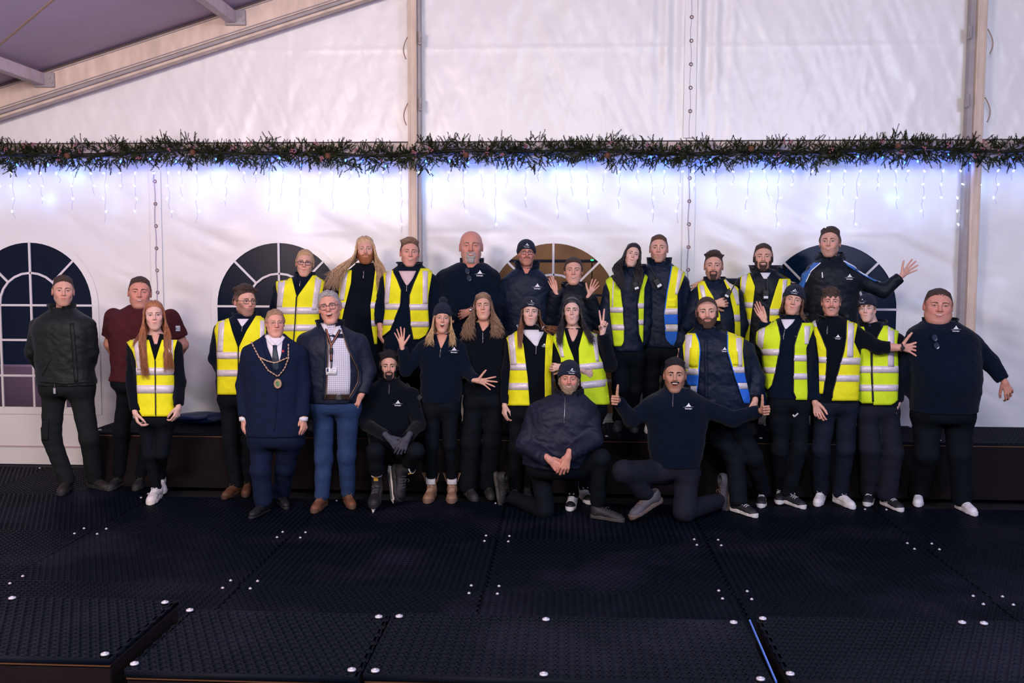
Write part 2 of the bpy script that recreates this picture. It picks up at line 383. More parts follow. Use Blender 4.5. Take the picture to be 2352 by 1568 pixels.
        fl = p.get('dir', (.2, -1, .2)); fl = np.array(fl, np.float32) / np.linalg.norm(fl)
        def fh(P):
            q = P - np.outer(P @ fl, fl) * .85; t_ = th_(P)
            dx = ell(P, (0, .014, .034), (.077 * W, .098, .082)) if hs != 'long' else f0(P)
            return np.minimum(f0(P), dx) - t_ - amp * wn(q, frq, 11, 5) * np.clip(t_ / .006, 0, 1.4)
        m_ = .035 + top
        V, Q = mesh_sdf(fh, (-.085 * W - m_, -.115 - m_, -.08), (.085 * W + m_, .115 + m_, .12 + m_), .0042); V, Q = keep(V, Q, th_(V) > -.001)
        hc2 = np.array(HC[p.get('tipc', p.get('hc', 'dark'))]); kk = np.clip((V[:, 2] - .06) / .05, 0, 1)[:, None] * (0.6 if 'tipc' in p else 0)
        cc = (hc * (1 - kk) + hc2 * kk) * (1 + .22 * wn(V - np.outer(V @ fl, fl) * .9, 300, 5, 4)[:, None])
        fd = p.get('fade', 0 if hs == 'long' or p.get('bun') else .4)
        if fd: kf = np.clip((.058 - V[:, 2]) / .05, 0, .8)[:, None] * fd; cc = cc * (1 - kf) + base * .8 * kf
        if len(V): mk('hair', wv(V), Q, M_HAIR if hs == 'long' else M_FUZZ, par, True, np.clip(cc, .002, 1))
    if hs == 'short' and not p.get('tufts') and top > .006 and not p.get('bun') and not p.get('hat'): p['tufts'] = (170, .012 + top * .35, 'straight'); p.setdefault('comb', (.15, -.7, .3))
    if p.get('tufts'): tufts(par, p, wv, f0)
    if hs == 'long' or p.get('locks'): locks(par, p, wv, hc)
    if p.get('bun'):
        b = MB(); b.ball((0, .115, .05), (.035, .03, .035), 12, 8); o_ = b.build('hair_bun', mat('bun_' + p['hc'], tuple(hc), .5, .8, 120), par, True)
        for v in o_.data.vertices: v.co = Vector(wv(np.array([v.co]))[0])
    if p.get('glasses'): glasses(par, p['glasses'], wv, W)
    if p.get('hat'): beanie(par, p, wv, W, f0)
    if p.get('hoops'):
        b = MB(); a = np.linspace(0, 2 * PI, 16)
        for sx in (-1, 1):
            b = MB(); b.tube(np.stack([sx * .083 + 0 * a, .002 + .014 * np.sin(a), -.050 + .016 * np.cos(a)], 1) + np.array([0, -.006, 0]), .0014, 5); b.V = [wv(v) for v in b.V]; b.build('hoop_earring', mat('gold', (.7, .5, .25), .3, metal=1), par, True)
    return wv, f0
def tufts(par, p, wv, f0):
    n, ln, kind = p['tufts']; r = random.Random(3); V = []; Fc = []; Cc = []; hc = np.array(HC[p.get('hc', 'dark')]); k = 0
    b = MB(); top = p.get('top', .016); hl = p.get('hl', .066)
    for i in range(n):
        th = r.uniform(0, 2 * PI); rr = math.sqrt(r.random()); x = .066 * rr * math.cos(th); y = .012 + .085 * rr * math.sin(th)
        z = .034 + .082 * math.sqrt(max(0, 1 - (x / .077) ** 2 - ((y - .014) / .098) ** 2)) + top * .75
        if y < -.05: z = max(z, hl)
        nrm = np.array([x / .077 ** 2, (y - .014) / .098 ** 2, (z - .034) / .082 ** 2]); nrm /= np.linalg.norm(nrm)
        P0 = np.array([x, y, z]) - nrm * .004
        if kind == 'curl':
            a = np.linspace(0, r.uniform(3.5, 6), 8); R_ = r.uniform(.005, .009); ax = np.array([r.uniform(-1, 1), r.uniform(-1, 1), .3]); ax -= nrm * (ax @ nrm); ax /= np.linalg.norm(ax); bx = np.cross(nrm, ax)
            pts = P0 + np.outer(np.sin(a) * R_, ax) + np.outer((1 - np.cos(a)) * R_, nrm) + np.outer(a * .0012, bx); b.tube(pts, np.linspace(.0034, .0018, 8), 4)
        else:
            d = np.array(p.get('comb', (.3, -.6, .6))) + np.array([r.uniform(-.35, .35) for _ in range(3)]); d = d / np.linalg.norm(d)
            t = np.linspace(0, 1, 5)[:, None]; pts = P0 + ln * (t * (d * .75 + nrm * .5)) - nrm * (t ** 2) * ln * .35; b.tube(pts, np.linspace(.0042, .0006, 5), 4)
        k += 1
    Vv = wv(np.concatenate(b.V)); c = np.tile(hc, (len(Vv), 1)) * np.repeat(.8 + .5 * RS.rand(k), len(Vv) // k)[:, None]
    mk('hair_tuft', Vv, b.F, M_FUZZ if kind == 'curl' else M_HAIR, par, True, c)
def locks(par, p, wv, hc):
    L = p['locks']; r = random.Random(L.get('seed', 1)); n = int(L.get('n', 120) * 2.5); V = []; Fs = []; Cs = []; off = 0
    hat = p.get('hat'); tip = np.array(HC[p.get('tipc', p.get('hc'))])
    for i in range(n):
        sx = -1 if i % 2 else 1; q = r.random(); back = q < .45
        side = L['R'] if sx > 0 else L['L']           # (x at shoulder, x at end, z end, front 0/1)
        yr = r.uniform(-.058, .03) if not back else r.uniform(.0, .07)
        ys = (r.uniform(-.045, .015) if not back else r.uniform(.02, .105))
        xs = (.080 + .010 * r.random()) * (1 if not back else math.cos((ys - .01) / .105 * 1.35)) * p.get('w', 1)
        x1, x2, z2, fr = side[:4]; u = r.random(); x1 += (r.random() - .5) * side[4]; x2 += (u - .5) * side[5]
        ye = (-.085 - .03 * r.random() if fr else .06) if not back or fr and r.random() < .4 else .10
        if back and ye > 0: z2 = max(z2, -.24)
        z2 += r.uniform(-.0, .06) if r.random() < .8 else r.uniform(-.02, .0)
        z0 = .117 - (yr - .014) ** 2 * 4
        pts = [(sx * .002, yr, z0), (sx * .035, yr + .006, z0 - .006), (sx * .066 , (yr + ys) / 2, .078), (sx * xs, ys, .025), (sx * (xs + .004), ys * .9, -.045)]
        if hat: pts = [(sx * .066, ys, .03)] + pts[3:]
        pts += [(sx * (x1 * .55 + xs * .45), ys * .6 + ye * .4, -.11), (sx * x1, ye, -.17 if z2 < -.2 else (z2 - .11) / 2), (sx * x2, ye - .008, z2)]
        pts = np.array(pts); m = 18; tt = np.linspace(0, len(pts) - 1, m)
        # smooth interpolation
        C = np.stack([np.interp(tt, np.arange(len(pts)), pts[:, k]) for k in range(3)], 1)
        for _ in range(2): C[1:-1] = (C[:-2] + 2 * C[1:-1] + C[2:]) / 4
        wa, wf, ph = L.get('wave', .002), L.get('wf', 30), int(r.random() * 7) * .9 + ys * 20 + r.random() * .9; s_ = np.linspace(0, 1, m) ** 1.3
        C[:, 0] += wa * s_ * np.sin(C[:, 2] * wf + ph) * (1 + s_); C[:, 1] += wa * .8 * s_ * np.cos(C[:, 2] * wf * 1.1 + ph)
        rad = L.get('r', .0065) * (.7 + .6 * r.random()) * np.interp(np.linspace(0, 1, m), [0, .15, .75, 1], [.7, 1, .85, .12])
        b = MB(); b.tube(C, rad * .50, 4, .7); v = b.V[0]; Fs.append(np.array(b.F[:(m - 1) * 4]) + off); V.append(v)
        k_ = np.repeat(np.clip((np.linspace(0, 1, m) - .35) * 1.3, 0, 1), 4)[:, None] * (.85 if 'tipc' in p else 0)
        Cs.append((hc * (1 - k_) + tip * k_) * (.72 + .6 * r.random())); off += len(v)
    if p.get('_f') is not None:   # lay the locks over the clothes instead of through them
        ff = p['_f']
        W3 = wv(np.array(V).reshape(-1, 3)).reshape(len(V), -1, 4, 3); Cn = W3.mean(2); low = (Cn[..., 2] < p['_zs']) & (Cn[:, -1:, 1] < .02); T = Cn[..., 1].copy()
        T[low] = trace(Cn[..., 0][low], Cn[..., 2][low], ff, -.5, .05, 1, 30)[:, 1]; dy = np.minimum(0, T - .014 - Cn[..., 1]) * low
        for _ in range(2): dy[:, 1:-1] = (dy[:, :-2] + 2 * dy[:, 1:-1] + dy[:, 2:]) / 4
        W3[..., 1] += dy[..., None]; V = list(W3.reshape(len(V), -1, 3))
        wv = lambda P: P
    mk('long_hair', wv(np.concatenate(V)), np.concatenate(Fs), M_HAIR, par, True, np.clip(np.concatenate(Cs), .003, 1))
def glasses(par, g, wv, W):
    kind, th, col, metal = g; hw, hh, e = dict(round=(.0225, .019, 2.2), rect=(.0245, .0155, 4), aviator=(.0255, .020, 2.8))[kind]
    b = MB(); a = np.linspace(0, 2 * PI, 25)[:-1]; g_ = MB()
    for sx in (-1, 1):
        c, s = np.cos(a), np.sin(a); X = sx * .0325 + hw * np.sign(c) * np.abs(c) ** (2 / e); Z = .004 + hh * np.sign(s) * np.abs(s) ** (2 / e); Yg = -.1005 + .30 * (np.abs(X)) ** 1.6 * 1.0
        R_ = np.stack([X * W, Yg, Z], 1); b.tube(R_, th, 6, closed=True)
        g_.add(np.concatenate([R_, R_ + [0, .001, 0]]), [tuple(range(24)), tuple(range(24, 48))[::-1]])
        b.tube([(sx * .056 * W, -.092, .012), (sx * .074 * W, -.076, .013), (sx * .081 * W, -.02, .012), (sx * .082 * W, .012, .008)], th * .9, 5)
    b.tube([(-.011, -.101, .008), (0, -.106, .011), (.011, -.101, .008)], th, 5)
    b.V = [wv(v) for v in b.V]; g_.V = [wv(v) for v in g_.V]
    fr = b.build('glasses', mat('glasses_frame_%d' % int(col[0] * 100), col, .3, metal=metal), par, True)
    g_.build('lens', glass_mat(), fr)
def glass_mat():
    if 'lens_glass' in MC: return MC['lens_glass']
    m = bpy.data.materials.new('lens_glass'); m.use_nodes = True; nt = m.node_tree; nt.nodes.clear()
    o = nt.nodes.new('ShaderNodeOutputMaterial'); t = nt.nodes.new('ShaderNodeBsdfTransparent'); t.inputs[0].default_value = (.99, .99, 1, 1); g = nt.nodes.new('ShaderNodeBsdfGlossy'); g.inputs['Roughness'].default_value = .05
    x = nt.nodes.new('ShaderNodeMixShader'); fr = nt.nodes.new('ShaderNodeFresnel'); fr.inputs[0].default_value = 1.25; nt.links.new(fr.outputs[0], x.inputs[0]); nt.links.new(t.outputs[0], x.inputs[1]); nt.links.new(g.outputs[0], x.inputs[2]); nt.links.new(x.outputs[0], o.inputs[0])
    MC['lens_glass'] = m; return m
def beanie(par, p, wv, W, f0):
    h = p['hat']; mh = mat('knit_' + h.get('name', 'navy'), h.get('col', (.005, .010, .030)), .95, .9, 190, var=.25, vscale=200, sheen=.04, stretch=(1, 1, .35))
    zb, tl, tall = h.get('z', .048) - .004, h.get('tilt', .45), h.get('tall', .0)
    def f(P):
        z = P[:, 2]; cut = zb - tl * np.clip(P[:, 1] + .09, 0, .2) - z
        d = ell(P, (0, .014, .036), (.091 * W, .110, .096)); d = smin(d, ell(P, (0, .030, .076 + tall), (.074 * W, .090, .064 + tall * .4)), .04)
        fold = np.clip((.046 + cut) / .004, 0, 1); d = d - .0055 * fold
        d = d - .0012 * np.sin(np.arctan2(P[:, 0], P[:, 1]) * 90) * (.4 + fold)- .0015 * wn(P, 60, 8, 4)
        return smax(d, cut, .006) * .8
    V, Q = mesh_sdf(f, (-.115, -.13, -.09), (.115, .15, .20 + tall), .0042)
    o = mk('beanie', wv(V), Q, mh, par)
    if h.get('logo', 1):
        lx, lz = h.get('lx', 0), zb + .026; G = LOGO[0] * .040 / LOGO[2] + np.array([lx, lz]); P = trace(G[:, 0] * 1., G[:, 1], f, -.2, .05); P[:, 1] -= .001
        mk('mountain_logo', wv(P), LOGO[1], M_LOGO, o, False)
    if h.get('bobble'):
        b = MB(); r = random.Random(2)
        c = np.array([0, .03, .165])
        fb = lambda P: (np.linalg.norm(P - c, axis=1) - .040 - .006 * wn(P, 170, 4, 6)).astype(np.float32)
        V, Q = mesh_sdf(fb, c - .055, c + .055, .005); mk('bobble', wv(V), Q, mh, o)
# ------------------------------------------------------------------ logo (white mountain with a name under it)
def make_logo():
    cu = bpy.data.curves.new('t', 'FONT'); cu.body = 'Icescape'; cu.size = .34; cu.align_x = 'CENTER'; cu.offset = .008; cu.resolution_u = 2
    to = bpy.data.objects.new('t', cu); COL.objects.link(to); dg = bpy.context.evaluated_depsgraph_get(); me = to.evaluated_get(dg).to_mesh()
    V = [(v.co.x, v.co.y - .34) for v in me.vertices]; Fc = [list(q.vertices) for q in me.polygons]
    to.evaluated_get(dg).to_mesh_clear(); bpy.data.objects.remove(to); bpy.data.curves.remove(cu)
    def poly(pts): k = len(V); V.extend(pts); Fc.append(list(range(k, k + len(pts))))
    poly([(-.42, .12), (-.22, .36), (-.12, .40), (.02, .70), (.12, .62), (.20, .38), (.30, .34), (.44, .12)])
    x = np.linspace(-1, 1, 15)
    for i in range(14):
        a, b = x[i], x[i + 1]; g = lambda t: .02 + .16 * (.3 - abs(t) * .35 + t * .12)
        poly([(a * .95, g(a) - .02 * (1 - a * a)), (b * .95, g(b) - .02 * (1 - b * b)), (b * .95, g(b) + .02 * (1 - b * b) + .004), (a * .95, g(a) + .02 * (1 - a * a) + .004)])
    return np.array(V), Fc, .95
def text_mesh(t, size=1.):
    cu = bpy.data.curves.new('t', 'FONT'); cu.body = t; cu.size = size; cu.align_x = 'CENTER'; cu.resolution_u = 2; cu.offset = .012
    to = bpy.data.objects.new('t', cu); COL.objects.link(to); dg = bpy.context.evaluated_depsgraph_get(); me = to.evaluated_get(dg).to_mesh()
    V = np.array([(v.co.x, v.co.y) for v in me.vertices]); Fc = [list(q.vertices) for q in me.polygons]; to.evaluated_get(dg).to_mesh_clear(); bpy.data.objects.remove(to); bpy.data.curves.remove(cu); return V, Fc
LOGO = make_logo(); M_LOGO = mat('logo_print', (.85, .85, .88), .6)
# ------------------------------------------------------------------ hands
HPOSE = dict(  # curls per finger (index..little) in degrees, spread, thumb (out angle, lift, bend)
    open=([6, 5, 8, 10], 11, (48, 8, 10)), spread=([4, 4, 6, 8], 17, (62, 10, 5)), relaxed=([26, 32, 36, 40], 4, (28, 25, 20)),
    down=([34, 38, 42, 46], 3, (22, 30, 25)), fist=([92, 95, 96, 96], 1, (18, 62, 60)), thumb=([94, 96, 97, 97], 1, (70, 8, -6)), peace=([4, 3, 92, 95], 14, (30, 60, 55)), grip=([60, 62, 64, 66], 3, (45, 45, 20)), flat=([12, 12, 14, 16], 3, (16, 12, 10)))
HCACHE = {}
def hand_mesh(pose, h=.0033):
    if (pose, h) in HCACHE: return HCACHE[(pose, h)]
    curls, sp, (ta, tl, tb) = HPOSE[pose]; seg = []
    fx = [.030, .0105, -.0095, -.0285]; fz = [.094, .099, .094, .084]; ln = [(.044, .027, .021), (.049, .031, .022), (.045, .028, .021), (.035, .021, .019)]; rr = [.0092, .0095, .009, .008]
    for i in range(4):
        a = math.radians((1.25 - i) * sp); c = 0; pt = np.array([fx[i], 0, fz[i]])
        for j in range(3):
            c += math.radians(curls[i] * (1, 1.05, .75)[j]); d = np.array([math.sin(a) * math.cos(c), -math.sin(c), math.cos(a) * math.cos(c)])
            q = pt + d * ln[i][j]; seg.append((pt, q, rr[i] * (1 - .07 * j), rr[i] * (.93 - .09 * j), i, j)); pt = q
    a, l_, b_ = map(math.radians, (ta, tl, tb)); pt = np.array([.024, -.006, .028]); tseg = []
    for j, L in enumerate((.044, .033, .027)):
        aa = a - b_ * (j * .5) * (1 if pose != 'thumb' else 1); d = np.array([math.sin(aa) * math.cos(l_), -math.sin(l_), math.cos(aa) * math.cos(l_)]); q = pt + d * L; tseg.append((pt, q, (.0145, .0108, .0100)[j], (.0108, .0098, .0080)[j])); pt = q
        if pose in ('fist', 'peace'): a -= .75
    def f(P):
        d = cap(P, (.008, .001, .012), (.024, .0, .086), .0150, .0115); d = smin(d, cap(P, (-.006, .001, .012), (-.024, 0, .077), .0150, .0110), .014)
        d = smin(d, cap(P, (0, .001, .02), (0, .001, .088), .0155, .0110), .016); d = smin(d, cap(P, (0, .002, -.028), (0, .002, .012), .0235, .0195), .020)
        fi = None
        for A_, B_, ra, rb, i, j in seg:
            x = cap(P, A_, B_, ra, rb)
            if j == 0: cur = x
            else: cur = smin(cur, x, .003)
            if j == 2: fi = cur if fi is None else np.minimum(fi, cur)
        d = smin(d, fi, .006)
        t = cap(P, *tseg[0])
        for s_ in tseg[1:]: t = smin(t, cap(P, *s_), .005)
        return smin(d, t, .009)
    V, Q = mesh_sdf(f, (-.095, -.125, -.085), (.115, .06, .21), h); HCACHE[(pose, h)] = (V, Q); return V, Q
def add_hand(bodyV, pose, wrist, d, n, mir, skin, s=1.):
    V, Q = hand_mesh(pose); V = V.copy(); Q = Q.copy()
    nails = (V[:, 2] > .0)
    if mir < 0: V[:, 0] *= -1; Q = Q[:, ::-1]
    Z = np.array(d, float); Z /= np.linalg.norm(Z); Yv = -np.array(n, float); Yv -= Z * (Yv @ Z); Yv /= np.linalg.norm(Yv); X = np.cross(Yv, Z)
    W_ = (V * s) @ np.array([X, Yv, Z]) + np.asarray(wrist)
    base = np.array(SKIN[skin]) if isinstance(skin, str) else np.array(skin); c = np.tile(base, (len(V), 1))
    if isinstance(skin, str): c *= 1 - np.clip((V[:, 2] - .09) / .08, 0, 1)[:, None] * np.array([.0, .14, .12])
    if bodyV is None: return W_, Q, c
    bodyV.append((W_, Q, c))
# ------------------------------------------------------------------ shoes
SH = {}
def shoe_parts(kind):
    if kind in SH: return SH[kind]
    tall = dict(low=.0, high=.055, boot=.09, dress=-.012)[kind]; fatp = dict(low=1, high=1.02, boot=1.12, dress=.86)[kind]
    def up(P):
        d = ell(P, (.004, -.165, .028), (.044 * fatp, .060, .040 * fatp)); d = smin(d, cap(P, (.002, -.12, .045), (0, -.02, .062), .036 * fatp, .040), .03)
        d = smin(d, cap(P, (0, .03, .045), (0, .035, .075), .038, .036), .03); d = smin(d, cap(P, (0, .012, .07), (0, .018, .095 + tall), .042, .042), .03)
        d = smax(d, P[:, 2] - (.105 + tall) - P[:, 1] * .15, .008); d = smax(d, -cap(P, (0, .018, .10 + tall), (0, .02, .16 + tall), .031, .034), .005)
        return smax(d, .016 - P[:, 2], .004)
    def so(P):
        x = np.abs(P[:, 0] - .004 * (P[:, 1] < -.05)); wdt = np.interp(P[:, 1], [-.235, -.21, -.16, -.08, 0, .05, .08], [.020, .036, .048, .040, .037, .036, .022]) * fatp
        d = smax(x - wdt, np.abs(P[:, 1] + .078) - .157, .02); th = dict(low=.030, high=.028, boot=.034, dress=.016)[kind]
        th = th * np.where(P[:, 1] > -.05, 1.15, 1); return smax(d, np.abs(P[:, 2] - th / 2) - th / 2 - .008 * np.clip((-.2 - P[:, 1]) / .04, 0, 1), .006)
    A = mesh_sdf(up, (-.07, -.26, -.01), (.07, .10, .22), .0055); B = mesh_sdf(so, (-.07, -.26, -.02), (.07, .11, .06), .005)
    lace = MB(); ftop = lambda x, y: 0
    for i in range(5 if kind != 'dress' else 0):
        y = -.125 + i * .022; xs = np.linspace(-.026, .026, 7); zz = []
        for x in xs:
            z = np.linspace(.16, .02, 90); Pq = np.stack([np.full(90, x), np.full(90, y + (x > 0) * .006), z], 1).astype(np.float32); v = up(Pq); k = np.argmax(v < 0); zz.append(z[k] + .001)
        lace.tube(np.stack([xs, y + (xs > 0) * .006 + 0 * xs, zz], 1), .0034, 5)
    if kind != 'dress':
        for sx in (-1, 1):
            a = np.linspace(0, 2.6, 8); lace.tube(np.stack([sx * (.004 + .020 * np.sin(a)), -.062 - .012 * (1 - np.cos(a)), .098 + tall * .25 + .006 * np.sin(a * 1.3)], 1), .0026, 5)
    SH[kind] = (A, B, lace); return SH[kind]
SHM = {}
def shoe(par, kind, up, sole, lace, loc, yaw, pitch=0, roll=0, stripes=None, s=1., toe=None):
    k = (kind, up, sole, lace, stripes, toe)
    A, B, L = shoe_parts(kind)
    mu = mat('shoe_%d_%d_%d' % tuple(int(c * 100) for c in up), up, .6, .25, 90, var=.12, vscale=30); ms = mat('sole_%d_%d_%d' % tuple(int(c * 100) for c in sole), sole, .6, .2, 60)
    if k not in SHM:
        a = mk('shoe', A[0], A[1], mu); b = mk('sole', B[0], B[1], ms, a); prt = [b]
        if kind != 'dress': prt.append(mk('laces', np.concatenate(L.V), L.F, mat('lace_%d' % int(lace[0] * 100), lace, .8), a))
        def side(P): return shoe_side(kind, P)
        if stripes:
            for sx in (-1, 1):
                V = []; Fs = []; 
                for q in range(3):
                    m_ = MB(); y0 = -.075 + q * .022; pts = []
                    for t in np.linspace(0, 1, 6):
                        z = .036 + .048 * t; y = y0 + .02 * t
                        for dy in (0, .010): pts.append((0, y + dy, z))
                    pts = np.array(pts, np.float32); x = np.full(len(pts), sx * .075, np.float32); Pp = pts.copy()
                    for _ in range(24): Pp[:, 0] = x; x = x - sx * np.clip(shoe_f(kind)(Pp) * .85, -.01, .05)
                    Pp[:, 0] = x + sx * .0015; g = grid_faces(6, 2) if stripes != 'swoosh' else grid_faces(6, 2)
                    if stripes == 'swoosh' and q: continue
                    if stripes == 'swoosh':
                        t = np.repeat(np.linspace(0, 1, 6), 2); hi = np.tile([0, 1], 6); Pp2 = np.stack([0 * t, -.10 + .11 * t, .044 + .040 * t ** 1.8 + hi * .016 * np.sin(PI * (1 - t) ** .6 * .9 + .1)], 1).astype(np.float32); x = np.full(12, sx * .075, np.float32)
                        for _ in range(24): Pp2[:, 0] = x; x = x - sx * np.clip(shoe_f(kind)(Pp2) * .85, -.01, .05)
                        Pp2[:, 0] = x + sx * .0015; Pp = Pp2
                    V.append(Pp); Fs.append(g + 12 * len(Fs))
                prt.append(mk('side_stripe', np.concatenate(V), np.concatenate(Fs), mat('stripe_%d' % int(lace[0] * 100), (.75, .74, .76) if lace[0] > .3 or up[0] < .2 else (.03, .03, .04), .6), a, False))
        if toe:
            ft = shoe_f(kind); V, Q = mesh_sdf(lambda P: smax(smax(ft(P) - .0012, P[:, 1] + .160, .004), .030 - P[:, 2], .003), (-.07, -.24, 0), (.07, -.13, .1), .005); prt.append(mk('toe_cap', V, Q, mat('toe_%d' % int(toe[0] * 100), toe, .5), a))
        SHM[k] = (a, prt)
    else:
        a0, p0 = SHM[k]; a = dup(a0)
        for q in p0: dup(q, a)
    a.parent = par; a.location = loc; a.rotation_euler = (math.radians(pitch), math.radians(roll), math.radians(yaw)); a.scale = (s, s, s); return a
def shoe_f(kind):
    tall = dict(low=.0, high=.055, boot=.09, dress=-.012)[kind]; fatp = dict(low=1, high=1.02, boot=1.12, dress=.86)[kind]
    def up(P):
        d = ell(P, (.004, -.165, .028), (.044 * fatp, .060, .040 * fatp)); d = smin(d, cap(P, (.002, -.12, .045), (0, -.02, .062), .036 * fatp, .040), .03)
        return smin(d, cap(P, (0, .012, .07), (0, .018, .095 + tall), .042, .042), .03)
    return up
# ------------------------------------------------------------------ people: clothes and assembly
def rays(U, V): return np.stack([(np.asarray(U, float) - 1176) / F, (784 - np.asarray(V, float)) / F, -np.ones(np.shape(U))], -1) @ RN.T
def cloth(name, col, kind='fleece'):
    if kind == 'fleece': return mat(name, col, .95, .5, 45, var=.18, vscale=60, sheen=.06, spec=.10)
    if kind == 'shell': return mat(name, col, .58, 1., 16, var=.10, vscale=20, spec=.25)
    if kind == 'jean': return mat(name, col, .85, .6, 22, var=.30, vscale=7, spec=.2)
    return mat(name, col, .85, .6, 22, var=.12, vscale=14, spec=.2)
NAVY = (.0018, .0062, .0175); BLACK = (.0022, .0040, .0085)
CL = dict(navy=('navy_fleece', NAVY, 'fleece'), black=('black_fleece', BLACK, 'fleece'), bjack=('black_jacket', (.003, .006, .012), 'shell'), shell=('navy_jacket', (.0025, .0085, .026), 'shell'), quilt=('slate_quilted_jacket', (.011, .013, .032), 'shell'),
    green=('dark_green_jacket', (.008, .012, .013), 'shell'), maroon=('maroon_cotton', (.060, .010, .014), 'plain'), suit=('navy_suit_cloth', (.0035, .009, .034), 'plain'), coat=('dark_navy_coat', (.008, .013, .032), 'shell'),
    pblack=('black_trouser_cloth', (.0014, .0036, .0075), 'plain'), pgreen=('dark_green_trouser_cloth', (.009, .012, .014), 'plain'), pgrey=('charcoal_trouser_cloth', (.009, .011, .020), 'plain'), jeans=('blue_denim', (.020, .042, .115), 'jean'), djean=('dark_denim', (.005, .009, .020), 'jean'))
M_HV = mat('hi_vis_yellow', (.86, .83, .015), .7, .5, 22, var=.05, vscale=12, spec=.2)
M_HG = mat('hi_vis_lime', (.66, .86, .02), .7, .5, 22, var=.05, vscale=12, spec=.2)
M_HB = mat('hi_vis_blue', (.015, .13, .62), .7, .5, 22)
M_REF = mat('reflective_tape', (.74, .66, .70), .42, .35, 40, metal=.15, var=.05, vscale=30)
M_BIND = mat('black_binding', (.012, .012, .02), .7); M_BBIND = mat('blue_binding', (.02, .16, .70), .7)
M_ZIP = mat('zip_metal', (.25, .24, .26), .35, metal=.8); M_WSH = mat('white_shirt', (.72, .70, .76), .8, .3, 30)
PEOPLE = []
class Pn: pass
def person(label, Y, z0, head, rows, arms=None, legs=None, top='navy', pants='pblack', hp=None, vest=None, neck=None, **k):
    o = Pn(); hx, hy0, hy1 = head[:3]
    fx = (rows[-1][1] + rows[-1][2]) / 2; g0 = PY(fx, 1000, Y); org = np.array([g0[0], Y, z0]); o.org = org; o.Y = Y
    root = empty('person', org, label, 'person', 'people in the group photo'); o.root = root
    def L(u, v, dy=0.): return PY(u, v, Y + dy) - org
    o.L = L; ppm = F / Y * .995
    hp = dict(hp or {}); seed = len(PEOPLE) + 3
    # head frame
    hh = (hy1 - hy0) / ppm; tp = (.016 + hp['hat'].get('tall', 0) if hp.get('hat') else hp.get('top', .016) * .75 if hp.get('hair') != 'bald' else 0); s = hh / (.231 + tp); hc = L(hx, hy1 - (.1145 * s) * ppm, k.get('hdy', -.03)); o.s = s
    yaw = -math.degrees(math.atan2(hc[0] + org[0], Y)) * .85 + head[3] if len(head) > 3 else -math.degrees(math.atan2(hc[0] + org[0], Y)) * .85
    roll = head[4] if len(head) > 4 else 0; pitch = head[5] if len(head) > 5 else 0
    M = np.array(Matrix.Rotation(math.radians(yaw), 3, 'Z') @ Matrix.Rotation(math.radians(roll), 3, 'Y') @ Matrix.Rotation(math.radians(-pitch), 3, 'X'))
    r0 = rows[0]; N = L((r0[1] + r0[2]) / 2, r0[0], .015); N[2] -= .03; bodyV = []
    wn_ = hp.pop('neckr', .054) 
    # torso loft tables
    zs = []; cx = []; a_ = []
    for y, xl, xr in [r[:3] for r in rows]:
        A = L(xl, y); B = L(xr, y); zs.append((A[2] + B[2]) / 2); cx.append((A[0] + B[0]) / 2); a_.append((B[0] - A[0]) / 2)
    zs, cx, a_ = map(np.array, (zs, cx, a_)); oi = zs.argsort(); zs, cx, a_ = zs[oi], cx[oi], a_[oi]
    dr = k.get('depth', .62); belly = k.get('belly', 0.)
    zt = np.linspace(zs[0] - .15, zs[-1] + .05, 60); ca = np.interp(zt, zs, a_); cc = np.interp(zt, zs, cx)
    ker = np.array([1, 2, 3, 2, 1]) / 9; sm_ = lambda q: np.convolve(np.pad(q, 2, 'edge'), ker, 'valid'); ca, cc = sm_(ca), sm_(cc)
    wmax = a_.max(); cb = np.minimum(ca * dr + .02, wmax * dr + .02) + belly * np.exp(-((zt - (zs[0] + .25)) / .18) ** 2)
    zh, zl = zs[-1], zs[0]; lean = k.get('lean', 0.); cyt = np.interp(zt, [zl, zh], [0, lean]) - belly * .5 * np.exp(-((zt - (zs[0] + .25)) / .18) ** 2)
    def loft(P, grow=0.):
        z = P[:, 2]; a = np.interp(z, zt, ca) + grow; b = np.interp(z, zt, cb) + grow; x = (P[:, 0] - np.interp(z, zt, cc)) / a; y = (P[:, 1] - np.interp(z, zt, cyt)) / b
        q = (np.abs(x) ** 2.3 + np.abs(y) ** 2.3) ** (1 / 2.3); return (q - 1) * np.minimum(a, b)
    wr_amp = k.get('wrinkle', .0050)
    SK = np.array([[1, 0, .5], [.2, 1, .3], [.7, .2, 1.2]], np.float32)
    def crease(P): return wn(P * np.array([1, 1, 2.2], np.float32), 17, seed, 5) * wr_amp + np.abs(wn(P * np.array([1, 1, 1.6], np.float32), 34, seed + 9, 4)) * wr_amp * .8 + np.abs(wn(P @ SK, 52, seed + 4, 4)) * wr_amp * 1.1
    def torso(P):
        d = loft(P); d = smax(d, P[:, 2] - zh - (-.014 if k.get('skinv') else .006), .02); return smax(d, zl - P[:, 2], .012)
    AR = []; rad = k.get('ar', (.064, .052, .043)); yt0 = float(np.interp(zh, zt, cyt))
    for side, A in enumerate(arms or ()):
        if A is None: continue
        J = [L(*q) for q in A['j']]; AR.append((J, A, side))
